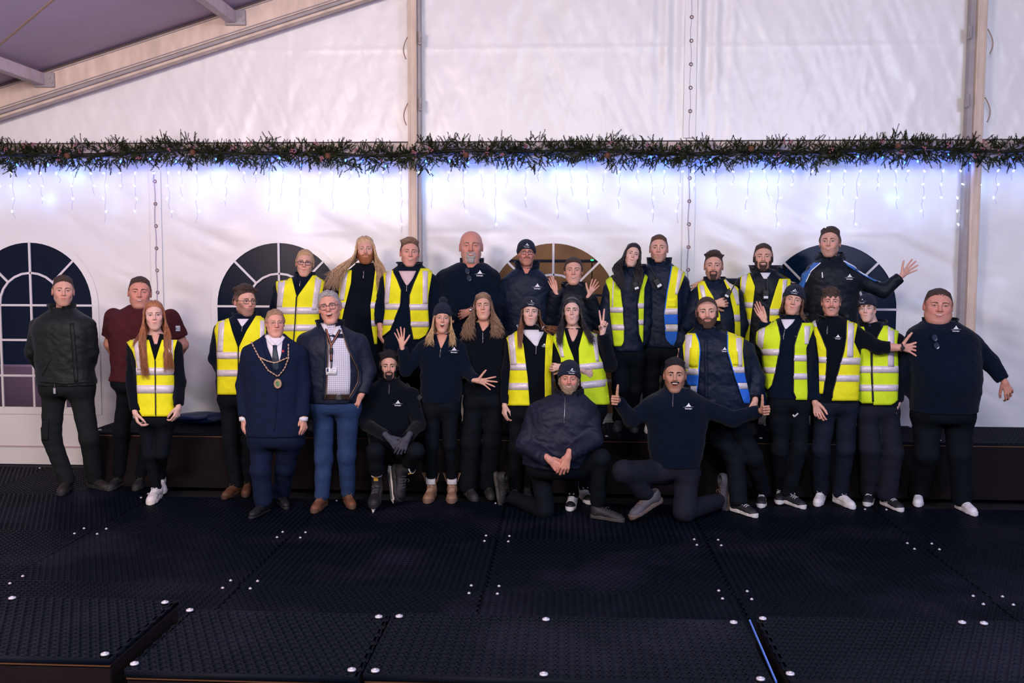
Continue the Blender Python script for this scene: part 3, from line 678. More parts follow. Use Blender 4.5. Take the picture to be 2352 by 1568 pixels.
    def armf(P, grow=0.):
        d = None
        for J, A, sd in AR:
            r = A.get('r', rad); x = cap(P, J[0], J[1], r[0] + grow, r[1] + grow)
            cut = A.get('cut')
            if cut: dv = (J[1] - J[0]); ln_ = np.linalg.norm(dv); dv = dv / ln_; x = smax(x - .008, ((P - J[0]) @ dv.astype(np.float32)) - ln_ * cut, .006)
            else:
                y = cap(P, J[1], J[2], r[1] + grow, r[2] + grow); dv = J[2] - J[1]; dv = dv / (np.linalg.norm(dv) + 1e-6); y = smax(y, ((P - J[2]) @ dv.astype(np.float32)) + A.get('short', -.0), .006); x = smin(x, y, .02)
            d = x if d is None else np.minimum(d, x)
        return d
    def topf(P):
        d = torso(P); a = armf(P)
        if a is not None: d = smin(d, a, .035)
        return d - crease(P)
    def vf(P):
        d = torso(P)
        for J, A, sd in AR: d = smin(d, cap(P, J[0], J[0] + (J[1] - J[0]) * .28, rad[0], rad[0] * .95), .04)
        return d - crease(P) * .9
    shirtf = topf
    o.topf, o.vf, o.torso = topf, vf, torso
    cn, ccol, ck = CL[top]; mt = cloth(cn, ccol, ck)
    pts = [J for J_, _, _ in AR for J in J_]; allp = np.array(pts + [L(r[1], r[0]) for r in rows] + [L(r[2], r[0]) for r in rows])
    lo = allp.min(0) - [.09, .0, .06]; hi = allp.max(0) + [.09, 0, .08]; lo[1] = min(allp[:, 1].min() - .08, -cb.max() - belly - .06 + min(lean, 0)); hi[1] = max(allp[:, 1].max() + .08, cb.max() + .06)
    V, Q = mesh_sdf(topf, lo, hi, k.get('res', .0105)); o.top = mk(dict(fleece='fleece_top', shell='jacket', plain='shirt')[ck] if top != 'suit' else 'suit_jacket', V, Q, mt, root)
    # trousers
    hipz = zl + .02; LG = []
    legs = legs or [None, None]; xw = (rows[-1][2] - rows[-1][1]); pr = k.get('pr', (.086, .066, .058))
    for i, g in enumerate(legs):
        sx = -1 if i == 0 else 1; hu = fx + sx * xw * .235; hip = L(hu, rows[-1][0], k.get('hipy', .02)); hip[2] -= k.get('hipdrop', .06)
        if g is None: g = dict()
        if 'foot' in g: ft = PZ(g['foot'][0], g['foot'][1], z0) - org; yaw_f = g['foot'][2]
        else: ft = np.array([hip[0] + sx * .02, -.03, 0]); yaw_f = sx * 12
        if 'ank' in g: ank = L(*g['ank'])
        else: r_ = math.radians(yaw_f); ank = ft + np.array([-math.sin(r_) * .10, math.cos(r_) * .10, .10])
        kn = L(*g['knee']) if 'knee' in g else (hip + ank) / 2 + np.array([sx * .01, -.03, .02])
        LG.append((hip, kn, ank, ft, yaw_f, g))
    pc, pcol, pk = CL[pants]; mp = cloth(pc, pcol, pk); zfl = .02
    def legf(P, grow=0.):
        pz = zl - .02; a = float(np.interp(zl, zt, ca)) * .94; b = max(.10, float(np.interp(zl, zt, cb)) * .9)
        d = smax(smax(loft(P, -.012), P[:, 2] - (zl + .03), .03), (zl - .10) - P[:, 2], .09)
        LD = []
        for hip, kn, ank, ft, yf, g in LG:
            r = g.get('r', pr); x = cap(P, hip, kn, r[0] + grow, r[1] + grow); y = cap(P, kn, ank, r[1] + grow, r[2] + grow)
            dv = ank - kn; dv = dv / np.linalg.norm(dv); y = smax(y, ((P - ank) @ dv.astype(np.float32)) - g.get('over', .048), .008); LD.append(smin(x, y, .03))
        d = smin(d, smin(LD[0], LD[1], .012), .07)
        fold = 0
        for hip, kn, ank, ft, yf, g in LG: fold = fold + np.exp(-((P - ank) ** 2).sum(1) / .012) + .7 * np.exp(-((P - kn) ** 2).sum(1) / .012)
        return d - wn(P * np.array([1, 1, 2.6], np.float32), 20, seed + 2, 5) * .0045 * (1 + 1.2 * fold)
    al = np.array([q for g in LG for q in g[:3]]); by = float(np.interp(zl, zt, cb)) + .05; cy_ = float(np.interp(zl, zt, cyt)); lo = al.min(0) - [.13, .15, .08]; hi = al.max(0) + [.13, .15, .14]; lo[1] = min(lo[1], cy_ - by); hi[1] = max(hi[1], cy_ + by); wx = float(np.interp(zl, zt, ca)); lo[0] = min(lo[0], float(np.interp(zl, zt, cc)) - wx - .03); hi[0] = max(hi[0], float(np.interp(zl, zt, cc)) + wx + .03)
    V, Q = mesh_sdf(legf, lo, hi, .0135 if k.get('hid') else .0115); o.pants = mk('jeans' if 'jean' in pants else 'trousers', V, Q, mp, root); o.legf = legf
    # shoes
    sh = k.get('shoes', ('low', (.02, .02, .025), (.03, .03, .035), (.03, .03, .03)))
    if sh:
        for hip, kn, ank, ft, yf, g in LG:
            loc = g.get('shoe'); 
            if loc: c = L(*loc[0]); shoe(root, *sh[:4], c, *loc[1], **(sh[4] if len(sh) > 4 else {}), s=k.get('ss', .92))
            else:
                r_ = math.radians(yf); c = ft + np.array([-math.sin(r_) * .11, math.cos(r_) * .11, .004]); c[2] = .004
                shoe(root, *sh[:4], c, yf, **(sh[4] if len(sh) > 4 else {}), s=k.get('ss', .92))
    # skin: hidden core, neck, bare arms and hands make up the one body mesh
    def core(P):
        d = np.minimum(smax(loft(P) + .04, zl + .07 - P[:, 2], .02), cap(P, N, hc, .045, .045)); d = smax(d, P[:, 2] - hc[2] + .03, .01)
        d = smin(d, cap(P, (hc + 2 * N) / 3 * [1, 1, 0] + [0, 0, zl + .2], (LG[0][0] + LG[1][0]) / 2, .07, .05), .03)
        for hip, kn, ank, ft, yf, g in LG: d = smin(d, smin(cap(P, hip, kn, .045, .036), cap(P, kn, ank, .034, .026), .02), .02)
        for J, A, sd in AR: d = smin(d, smin(cap(P, J[0], J[1], .036, .030), cap(P, J[1], J[2], .030, .022), .01), .02)
        return d
    al = np.concatenate([allp, al, [hc]]); V, Q = mesh_sdf(core, al.min(0) - .1, al.max(0) + .1, .024); sk = np.array(SKIN[hp.get('skin', 'fair')]); bodyV.append((V, Q, np.tile(sk, (len(V), 1))))
    for J, A, sd in AR:
        if A.get('bare'):
            f_ = lambda P: smin(cap(P, J[0], J[1], A.get('br', .047), .043), cap(P, J[1], J[2], .045, .028), .015)
            al = np.array(J); V, Q = mesh_sdf(f_, al.min(0) - .06, al.max(0) + .06, .007); bodyV.append((V, Q, np.tile(sk * A.get('tone', 1.), (len(V), 1))))
        hd = A.get('hand')
        if hd:
            d_ = J[2] - J[1]; d_ = d_ / np.linalg.norm(d_); wr = J[2] + d_ * .012 * (1 if not A.get('bare') else .0)
            pose = hd[0]; gl = A.get('glove'); dt = hd[1] if isinstance(hd[1], tuple) else None
            if hd[1] == 'hang':
                sx = -1 if sd == 0 else 1; dd = (hd[3] if len(hd) > 3 else .05 * sx, -.10, -1); nn = (-sx * .75, .65 - (hd[2] if len(hd) > 2 else 0), 0); mi_ = 1 if sd == 0 else -1
            else:
                an = 0 if dt else math.radians(hd[1]); dd = dt or (math.cos(an), hd[4] if len(hd) > 4 else 0, math.sin(an)); nn = dict(f=(0, -1, 0), b=(0, 1, 0)).get(hd[2], hd[2]); mi_ = hd[3]
            wr = wr + np.array(A.get('hoff', (0, 0, 0)))
            if gl:
                V, Q, c = add_hand(None, pose, wr, dd, nn, mi_, gl, 1.08 * k.get('hs', 1.)); mk('glove', V, Q, mat('grey_glove', (.055, .055, .08), .8, .6, 90), root)
            else: add_hand(bodyV, pose, wr, dd, nn, mi_, hp.get('skin', 'fair'), k.get('hs', 1.) * A.get('hsc', 1.))
    for pt in k.get('skinv', ()):  # open neckline: skin surface in the V
        P = px_panel(o, pt, topf, 5, 9)[0]; V, Q = sheet(P, 9, 5, .003); bodyV.append((V, Q, np.tile(sk * np.array([.98, .88, .86]), (len(V), 1))))
    hp.setdefault('w', 1.); nk = L(*neck) if neck else N
    hp['bare_neck'] = bool(k.get('skinv'))
    hp['_f'] = (lambda P: np.minimum(vf(P) - .020, topf(P))) if vest else (lambda P: topf(P) - .006); hp['_zs'] = zh + .01
    make_head(root, hp, M, hc, s, nk, wn_ * k.get('nscale', 1.), bodyV)
    off = 0; VV, QQ, CC = [], [], []
    for V, Q, c in bodyV: VV.append(V); QQ.append(Q + off); CC.append(c); off += len(V)
    o.body = mk('body', np.concatenate(VV), np.concatenate(QQ), M_SKIN, root, True, np.clip(np.concatenate(CC), 0, 1))
    o.N = N; o.M = M; o.hc = hc; o.wv = lambda P: (np.asarray(P) * s) @ M.T + hc; o.cm = mt
    # extras
    if vest: make_vest(o, **vest)
    for c in k.get('collars', ()): collar(o, *c)
    if k.get('zip'):
        u0, v0, u1, v1 = k['zip']; strip(o, 'zip', [(u0, v0), ((u0 + u1) / 2, (v0 + v1) / 2), (u1, v1)], .9, .003, M_ZIP, topf)
        P = o_trace(o, [u1], [v1 + 2], topf); b = MB(); b.box(P[0] + [-.004, -.012, -.012], P[0] + [.004, -.004, .012], .002); b.build('zip_pull', M_ZIP, root)
    if k.get('logo'):
        u, v, *z = k['logo']; wpx = z[0] if z else 26; f_ = o.vf if len(z) > 1 and z[1] else topf; G = LOGO[0] / 1.9 * wpx; P = o_trace(o, u + G[:, 0], v - G[:, 1] + .1 * wpx, f_); P[:, 1] -= .0055
        mk('mountain_logo', P, LOGO[1], M_LOGO, root, False)
    for q in k.get('patches', ()): # (name, [(y,xl,xr)...], material, thickness, surface)
        P, nu, nv = px_panel(o, q[1], dict(t=topf, s=shirtf, l=legf, v=vf)[q[4] if len(q) > 4 else 't'], q[5] if len(q) > 5 else 5, max(9, 2 * len(q[1]))); V, Q = sheet(P, nu, nv, q[3]); mk(q[0], V, Q, q[2], root)
    for q in k.get('lines', ()): strip(o, q[0], q[1], q[2], q[3], q[4], dict(t=topf, l=legf, v=vf)[q[5] if len(q) > 5 else 't'])
    PEOPLE.append(o); return o
def o_trace(o, U, V, f, y0=-.75, ycap=.02, it=34):
    D = rays(U, V); D /= np.linalg.norm(D, axis=1)[:, None]; C = np.array([0, 0, H]) - o.org
    t = (y0 - C[1]) / D[:, 1]; P = (C + D * t[:, None]).astype(np.float32); D = D.astype(np.float32)
    for _ in range(it):
        d = f(P); st = np.clip(d * .85, -.02, .2); st = np.minimum(st, (ycap - P[:, 1]) / D[:, 1]); P = P + D * st[:, None]
    return hug(P, f)
def px_panel(o, tab, f, nu, nv, ins=0.):
    tab = sorted(tab); ys = np.linspace(tab[0][0], tab[-1][0], nv); xl = np.interp(ys, [t[0] for t in tab], [t[1] for t in tab]); xr = np.interp(ys, [t[0] for t in tab], [t[2] for t in tab])
    k = np.linspace(0, 1, nu); U = xl[:, None] + (xr - xl)[:, None] * k; V = np.repeat(ys[:, None], nu, 1); P = o_trace(o, U.ravel(), V.ravel(), f); return P, nv, nu
def strip(o, name, pts, wpx, th, m, f, par=None, n=16):
    pts = np.array(pts, float); d = np.r_[0, np.cumsum(np.hypot(*np.diff(pts, axis=0).T))]; t = np.linspace(0, d[-1], n); U = np.interp(t, d, pts[:, 0]); V = np.interp(t, d, pts[:, 1])
    tx, ty = np.gradient(U), np.gradient(V); l = np.hypot(tx, ty) + 1e-9; nx, ny = -ty / l, tx / l
    uu = np.stack([U - nx * wpx, U + nx * wpx], 1).ravel(); vv = np.stack([V - ny * wpx, V + ny * wpx], 1).ravel()
    P = o_trace(o, uu, vv, f); a, b = sheet(P, n, 2, th); return mk(name, a, b, m, par or o.root, False)
def make_vest(o, L=None, R=None, bands=(), vs=(), lime=False, blue=(), off=.012, bind=False, zipc=None, back=True, bbind=False, ntop=None):
    m = M_HG if lime else M_HV; f = lambda P: o.vf(P) - off; f2 = f
    v = None; outs = []
    for nm, T, sd in (('left', L, 0), ('right', R, 1)):
        if not T: continue
        tin, tout = T['in'], T['out']; y0 = max(min(t[0] for t in tin), min(t[0] for t in tout)); y0 = min(min(t[0] for t in tin), min(t[0] for t in tout)); y1 = max(max(t[0] for t in tin), max(t[0] for t in tout))
        ys = sorted(set([y0, y1] + [t[0] for t in tin] + [t[0] for t in tout])); tab = []
        for y in ys:
            a, b = edge(tout, y), edge(tin, y); tab.append((y, a, b) if sd == 0 else (y, b, a))
        P, nu, nv = px_panel(o, tab, f, 11, 34); P[:, 0] += 0
        # bottom corner rounding is drawn in the outline itself
        A, B = sheet(P, nu, nv, .0015)
        part = mk('vest_panel', A, B, m, v or o.root) if v else mk('hi_vis_vest', A, B, m, o.root)
        if v is None: v = part
        else: part.parent = v
        outs.append((sd, tab))
        lim = (max(min(t[0] for t in tin), min(t[0] for t in tout)))
        for bn in (T.get('bands') or bands):
            ya, yb = bn[:2]; dy = bn[2] if len(bn) > 2 else 0
            n_ = 11; k = np.linspace(0, 1, n_); U = []; V_ = []
            for j in (0, .5, 1):
                yy = ya + (yb - ya) * j; a, b = edge(tout, yy), edge(tin, yy); U.append(b + (a - b) * k); V_.append(yy + dy * k)
            P = o_trace(o, np.array(U).ravel(), np.array(V_).ravel(), f); A, B = sheet(P, 3, n_, .0055); mk('reflective_band', A, B, M_REF, v)
        for s_ in (T.get('vs') or ()):
            P, nu, nv = px_panel(o, s_, f, 4, 14); A, B = sheet(P, nu, nv, .0065); mk('reflective_stripe', A, B, M_REF, v)
        for ya, yb in (T.get('blue') or blue):
            tb = [(y, *sorted((edge(tout, y), edge(tin, y)))) for y in np.linspace(ya, yb, 5)]
            P, nu, nv = px_panel(o, tb, f, 9, 8); A, B = sheet(P, nu, nv, .0030); mk('blue_panel', A, B, M_HB, v)
        if bind or bbind:
            pt = [(x, y) for y, x in tin]; strip(o, 'edge_binding', pt, 1.1, .0055, M_BBIND if bbind else M_BIND, f, v, 24)
        for pk in (T.get('pockets') or ()):
            P, nu, nv = px_panel(o, pk, f, 5, 6); A, B = sheet(P, nu, nv, .009); mk('vest_pocket', A, B, m, v)
    if zipc: strip(o, 'zip', zipc, 1.2, .006, M_BIND, f, v, 20)
    if back and v:
        zz, xa, xb = [], [], []
        allt = {}
        for sd, tab in outs:
            for y, a, b in tab: allt.setdefault(y, []).append((a, b))
        ymin, ymax = min(allt), max(allt); n = 16
        for y in np.linspace(ymin + 4, ymax, n):
            lo_ = min(np.interp(y, [t[0] for t in tab], [t[1] for t in tab]) for sd, tab in outs); hi_ = max(np.interp(y, [t[0] for t in tab], [t[2] for t in tab]) for sd, tab in outs)
            A = o.L(lo_, y); B = o.L(hi_, y); zz.append((A[2] + B[2]) / 2); xa.append(A[0]); xb.append(B[0])
        k = np.linspace(0, 1, 11); X = np.array([a + (b - a) * k for a, b in zip(xa, xb)]).ravel(); Z = np.repeat(zz, 11)
        P = hug(trace(X, Z, f, .5, .0, -1), f); A, B = sheet(P, n, 11, .0015, 1); mk('vest_back', A, B, m, v)
    o.vest = v
def collar(o, h=.055, gap=22, a=.072, b=.070, flare=.0, fold=0., m=None, dz=0., drop=.03, dx=0., name='collar', y0=.0, th=.007):
    h *= .82; n, k = 36, 6; N = o.N + np.array([dx, y0, dz + .012]); P = []
    for i in range(n):
        ph = math.radians(gap + (360 - 2 * gap) * i / (n - 1)); fr = max(0, math.cos(ph)) ** 1.5
        for j in range(k):
            v = j / (k - 1); vv = math.sin(v * PI * (.5 + .42 * fold * fr)) if fold else v
            ra = a + flare * v * (1 + 1.3 * fr) + .012 * (1 - v) * 1; rb = b + flare * v * (1 + 1.0 * fr) + .012 * (1 - v)
            if fold: ra += fold * .03 * v * fr; rb += fold * .02 * v * fr
            P.append((math.sin(ph) * ra, -math.cos(ph) * rb - .016 * fr, vv * h - drop * fr * (1 - .2 * v)))
    P = np.array(P); nrm = P * [1, 1, 0]; nrm /= np.linalg.norm(nrm, axis=1)[:, None]; A = P; B = P + nrm * th; nn = n * k; g = grid_faces(n, k)
    ring = [i * k for i in range(n)] + [(n - 1) * k + j for j in range(1, k)] + [i * k + k - 1 for i in range(n - 2, -1, -1)] + [j for j in range(k - 2, 0, -1)]; ring = np.array(ring); nx = np.roll(ring, -1)
    return mk(name, np.concatenate([A, B]) + N, np.concatenate([g, g[:, ::-1] + nn, np.stack([ring, nx, nx + nn, ring + nn], 1)]), m or o.cm, o.root)
def hood(o, r=.045, w=.11, dz=.0, m=None, gap=55, back=.04):
    pts = []
    for i in range(9):
        ph = math.radians(gap + (360 - 2 * gap) * i / 8); pts.append(o.N + np.array([math.sin(ph) * w, -math.cos(ph) * (w * .85) + back * (1 - math.cos(ph)) / 2, dz + .02 + .02 * -math.cos(ph)]))
    def f(P):
        d = None
        for i in range(8):
            ra = r * (.55 + .45 * math.sin(PI * (i + .0) / 8)); rb = r * (.55 + .45 * math.sin(PI * (i + 1.) / 8)); x = cap(P, pts[i], pts[i + 1], ra, rb); d = x if d is None else smin(d, x, .02)
        return d - .006 * wn(P, 40, 3, 4)
    al = np.array(pts); V, Q = mesh_sdf(f, al.min(0) - .08, al.max(0) + .08, .008); return mk('hood', V, Q, m or o.cm, o.root)
def radio(o, u, v, dy, roll=0, ant=(0, 1), s=1., label='', f=None):
    P = o_trace(o, [u], [v], o.topf)[0] + o.org + np.array([0, -.026 - dy, 0]); r = empty('radio', P, label, 'radio', 'two-way radios'); r.rotation_euler = (0, math.radians(roll), 0); r.scale = (s, s, s)
    mb = mat('radio_plastic', (.012, .012, .014), .45, .2, 90); b = MB(); b.box((-.028, -.016, -.048), (.028, .016, .045), .007); b.build('radio_case', mb, r)
    b = MB(); b.tube([(.016, 0, .044), (.016, 0, .085), (.016, .0, .085 + .075 * ant[1])], [.0075, .006, .004], 8); b.build('antenna', mb, r)
    b = MB(); b.cyl((-.010, 0, .043), (-.010, 0, .060), .008, 10); b.build('knob', mb, r)
    b = MB(); b.box((-.020, -.0185, -.035), (.020, -.0158, -.014), .001); b.build('white_label', mat('radio_label', (.7, .72, .8), .5), r)
    b = MB()
    for i in range(5): b.box((-.018, -.0178, .006 + i * .007), (.018, -.0158, .009 + i * .007))
    b.build('speaker_grille', mat('grille', (.03, .03, .035), .6), r); return r
def shades(o, u, v, label, rot=75):
    P = o_trace(o, [u], [v], o.topf)[0] + o.org; t = empty('sunglasses', P + [0, -.018, 0], label, 'sunglasses'); t.rotation_euler = (0, math.radians(rot), 0)
    fr = mat('shade_frame', (.02, .02, .03), .25); ln = mat('shade_lens', (.03, .04, .07), .08, spec=.8); b = MB(); a = np.linspace(0, 2 * PI, 17)[:-1]
    for sx in (-1, 1):
        c, s = np.cos(a), np.sin(a); R_ = np.stack([sx * .032 + .026 * c, 0 * c - .004 * np.abs(c), .020 * s], 1); b.tube(R_, .0018, 5, closed=True); l = MB(); l.add(np.concatenate([R_, R_ + [0, .002, 0]]), [tuple(range(16)), tuple(range(16, 32))[::-1]]); l.build('lens', ln, t)
        b.tube([(sx * .058, 0, .004), (sx * .056, .012, .0), (sx * .02, .016, .0)], .002, 5)
    b.tube([(-.006, 0, .002), (.006, 0, .002)], .002, 5); b.build('frame', fr, t)
# ------------------------------------------------------------------ the tent
ZB = .49; WY = 9.12
def struct(o): o['kind'] = 'structure'; return o
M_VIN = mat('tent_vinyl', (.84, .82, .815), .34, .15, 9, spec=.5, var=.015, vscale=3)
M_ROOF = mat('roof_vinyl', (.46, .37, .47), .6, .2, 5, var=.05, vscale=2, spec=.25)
M_ALU = mat('weathered_aluminium', (.66, .52, .42), .55, .3, 30, var=.16, vscale=9, spec=.35, stretch=(1, 1, .3)); M_ALD = mat('channel_aluminium', (.34, .30, .30), .5, .2, 30, var=.1)
RX, RZ, RS_ = 1.14, 5.56, .30
def roofz(x): return RZ - RS_ * abs(x - RX)
WINX = [-5.19, -2.735, -.11, 2.465, 5.0]; WR, WS, WB = .615, 1.57, .56
def wallpanel(name, x0, x1, z0, z1, h, amp, upper):
    nx, nz = int((x1 - x0) / h) + 1, int((z1 - z0) / h) + 1; X, Z = np.meshgrid(np.linspace(x0, x1, nx), np.linspace(z0, z1, nz), indexing='ij'); X, Z = X.ravel(), Z.ravel(); P = np.stack([X, 0 * X, Z], 1).astype(np.float32)
    if upper:
        d = .006 * wn(P * [1, 1, .22], 9, 1) + .007 * wn(P * [1, 1, .5], 24, 2) + .0045 * np.exp(-((Z - 3.98) / .014) ** 2) + .0035 * sum(np.exp(-((X - q - .02 * np.sin(Z * 3)) / .013) ** 2) for q in (-3.4, -2.6, -.55, .35, 2.0, 2.75, 4.2)) + .004 * np.abs(wn(P * [1, 1, .5], 52, 8)) + .008 * np.abs(wn(P @ np.array([[1, 0, .5], [0, 1, 0], [.3, 0, .35]]), 30, 5)); d = d + .022 * np.exp(-((X - 1.14) / .35) ** 2) * np.sin(X * 42 + .6 * np.sin(Z * 2)) * np.clip((Z - 3.1) * .9, .2, 1)
    else:
        k = np.clip((2.9 - Z) / 1.2, .2, 1)
        diag = np.abs(wn(P @ np.array([[.55, 0, .3], [0, 1, 0], [.9, 0, 1.0]]), 8, 21)); d = (.050 * wn(P * [.5, 1, 1.3], 6, 11) + .060 * (diag - .3) + .024 * (np.abs(wn(P @ np.array([[.5, 0, .3], [0, 1, 0], [.5, 0, 1.5]]), 20, 13)) - .3) + .0035 * wn(P * [1, 1, .4], 50, 15)) * k
        for c in WINX: d = d * (1 - np.exp(-np.maximum(np.hypot(X - c, np.maximum(Z - WS, 0)) - WR, 0) ** 2 / .01) * 0) * np.clip((np.hypot(X - c, np.maximum(Z - WS, 0)) - WR - .02) / .30, .03, 1)
        d = d + .010 * np.exp(-((Z - 2.28) / .02) ** 2) * wn(P * [.4, 1, 1], 8, 31)
    for c in (-3.925, 1.145): d = d * np.clip((np.abs(X - c) - .05) / .2, .15, 1) if not upper else d
    Y = WY - .004 - d * amp
    Q = grid_faces(nx, nz); cx, cz = X[Q].mean(1), Z[Q].mean(1); kp = cz < RZ - RS_ * np.abs(cx - RX) + .02
    if not upper:
        for c in WINX: kp &= ~(((np.hypot(cx - c, cz - WS) < WR + .012) & (cz >= WS)) | ((np.abs(cx - c) < WR + .012) & (cz < WS) & (cz > WB - .01)))
    return struct(mk(name, np.stack([X, Y, Z], 1), Q[kp], M_VIN))
wl = wallpanel('wall_back', -6.4, 6.6, 0, 3.1, .025, 1.0, False)
wu = wallpanel('wall_back_upper', -6.4, 6.6, 3.06, 5.6, .022, 1.1, True)
b = MB(); b.box((-6.4, WY - .012, .17), (6.6, WY - .004, .185)); b.build('weld_seam', mat('weld_seam', (.55, .42, .46), .5), wl)
# roof and side walls
b = MB()
for s in (-1, 1):
    xe = RX + s * 7.6; ze = roofz(xe); b.add([(RX, -3, RZ), (xe, -3, ze), (xe, 9.15, ze), (RX, 9.15, RZ), (RX, -3, RZ + .01), (xe, -3, ze + .01), (xe, 9.15, ze + .01), (RX, 9.15, RZ + .01)], [(0, 1, 2, 3), (7, 6, 5, 4), (0, 4, 5, 1), (2, 6, 7, 3)])
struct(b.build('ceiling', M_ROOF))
b = MB(); b.box((-6.42, -3, 0), (-6.40, 9.1, 3.34)); struct(b.build('wall_left', M_VIN))
b = MB(); b.box((8.6, -3, 0), (8.62, 9.1, 3.34)); struct(b.build('wall_right', M_VIN))
# windows
M_PANE = bpy.data.materials.new('window_pvc'); M_PANE.use_nodes = True; nt = M_PANE.node_tree; nt.nodes.clear()
_o = nt.nodes.new('ShaderNodeOutputMaterial'); _t = nt.nodes.new('ShaderNodeBsdfTransparent'); _t.inputs[0].default_value = (.50, .48, .55, 1); _g = nt.nodes.new('ShaderNodeBsdfGlossy'); _g.inputs['Roughness'].default_value = .25; _g.inputs[0].default_value = (.9, .9, .9, 1)
_x = nt.nodes.new('ShaderNodeMixShader'); _x.inputs[0].default_value = .012; nt.links.new(_t.outputs[0], _x.inputs[1]); nt.links.new(_g.outputs[0], _x.inputs[2]); nt.links.new(_x.outputs[0], _o.inputs[0])
def arch(r, z1, n=28): return [(-r, z1)] + [(-r * math.cos(PI * i / n), WS + r * math.sin(PI * i / n)) for i in range(n + 1)] + [(r, z1)]
M_MUN = mat('muntin_vinyl', (.76, .71, .74), .5)
for wi, c in enumerate(WINX):
    A, B = arch(WR + .055, WB - .06), arch(WR - .008, WB + .012); n = len(A); b = MB()
    V = [(c + x, WY - .016, z) for x, z in A] + [(c + x, WY - .018, z) for x, z in B]; b.add(V, [(i, i + n, (i + 1) % n + n, (i + 1) % n) for i in range(n)])
    fr = struct(b.build('window_%d' % (wi + 1), M_VIN))
    b = MB(); G = arch(WR + .035, WB - .03); b.add([(c + x, WY - .003, z) for x, z in G] + [(c + x, WY + .0, z) for x, z in G], [tuple(range(n))[::-1], tuple(range(n, 2 * n))]); b.build('window_pane', M_PANE, fr)
    bk = [0]
    def bar(p0, p1, w=.020):
        bk[0] += 1; e_ = bk[0] % 7 * .0004
        p0, p1 = np.array(p0), np.array(p1); d = p1 - p0; d = d / np.linalg.norm(d); q = np.array([-d[1], d[0]]) * w / 2; m = MB(); R4 = [p0 + q, p1 + q, p1 - q, p0 - q]
        m.add([(c + x, y, z) for y in (WY - .022 - e_, WY - .008 - e_) for x, z in R4], [(0, 1, 2, 3), (7, 6, 5, 4), (0, 4, 5, 1), (1, 5, 6, 2), (2, 6, 7, 3), (3, 7, 4, 0)]); m.build('muntin', M_MUN, fr)
    r1 = .315; bar((0, WB), (0, WS + WR)); bar((-WR, WS), (WR, WS))
    for z in (WS - .34, WS - .69): bar((-WR, z), (WR, z))
    for x in (-r1, r1): bar((x, WB), (x, WS))
    for sx in (-1, 1): bar((sx * r1 * .707, WS + r1 * .707), (sx * WR * .707, WS + WR * .707))
    for i in range(12): a0, a1 = PI * i / 12, PI * (i + 1) / 12; bar((-r1 * math.cos(a0), WS + r1 * math.sin(a0)), (-r1 * math.cos(a1), WS + r1 * math.sin(a1)))
# outside the windows
tan = mat('outside_board', (.30, .20, .12), .8, .4, 6, var=.35, vscale=3)
e = empty('board_wall', (0, 11.2, 0), 'weathered tan board wall outside, seen through the third arched window', 'wall')
for i, (z0, z1, dy) in enumerate(((0, 1.15, 0), (1.17, 1.62, -.03), (1.64, 2.02, 0), (2.04, 2.34, -.06), (2.36, 2.8, 0))):
    b = MB(); b.box((-1.1, dy, z0), (.95, .06 + dy, z1), .008); b.build('board', tan, e)
l = bpy.data.lights.new('outside_lamp', 'POINT'); l.energy = 90; l.color = (1, .74, .45); l.shadow_soft_size = .1; lo = bpy.data.objects.new('outside_lamp', l); COL.objects.link(lo); lo.location = (-.1, 10.2, 2.6)
b = MB(); b.box((-7.5, 10.3, 0), (-4.55, 10.36, .86), .02); o = b.build('white_barrier', mat('barrier_white', (.55, .42, .48), .5, .3, 8)); tag(o, 'pale barrier sheet outside, low in the leftmost arched window', 'barrier')
l = bpy.data.lights.new('outside_lamp', 'POINT'); l.energy = 45; l.color = (1, .8, .85); l.shadow_soft_size = .1; lo = bpy.data.objects.new('outside_lamp', l); COL.objects.link(lo); lo.location = (-5.6, 9.7, 1.7)
for u, v, wn_ in ((1360, 597, 'third'), (1803, 597, 'fourth')):  # exit-light reflections in the panes, built as glowing boxes on added poles
    p = PY(u, v, 9.45); o = empty('green_reflection', (p[0], p[1], -.3), 'small green lamp standing in for an exit light reflected in the %s arched window' % wn_, 'glow'); b = MB(); b.box((-.015, -.012, p[2] + .293), (.015, .008, p[2] + .307), .003); b.build('glow_box', mat('green_glow', (.0, .3, .05), .4, emit=((.03, 1, .25), 9)), o); b = MB(); b.cyl((0, .012, 0), (0, .012, p[2] + .31), .006, 8); b.build('added_pole', mat('pole_dark', (.01, .01, .012), .6), o)
b = MB(); b.box((-9, 9.3, -.35), (9, 16, -.3)); struct(b.build('outside_ground', mat('outside_ground', (.03, .03, .035), .9, .3, 5)))
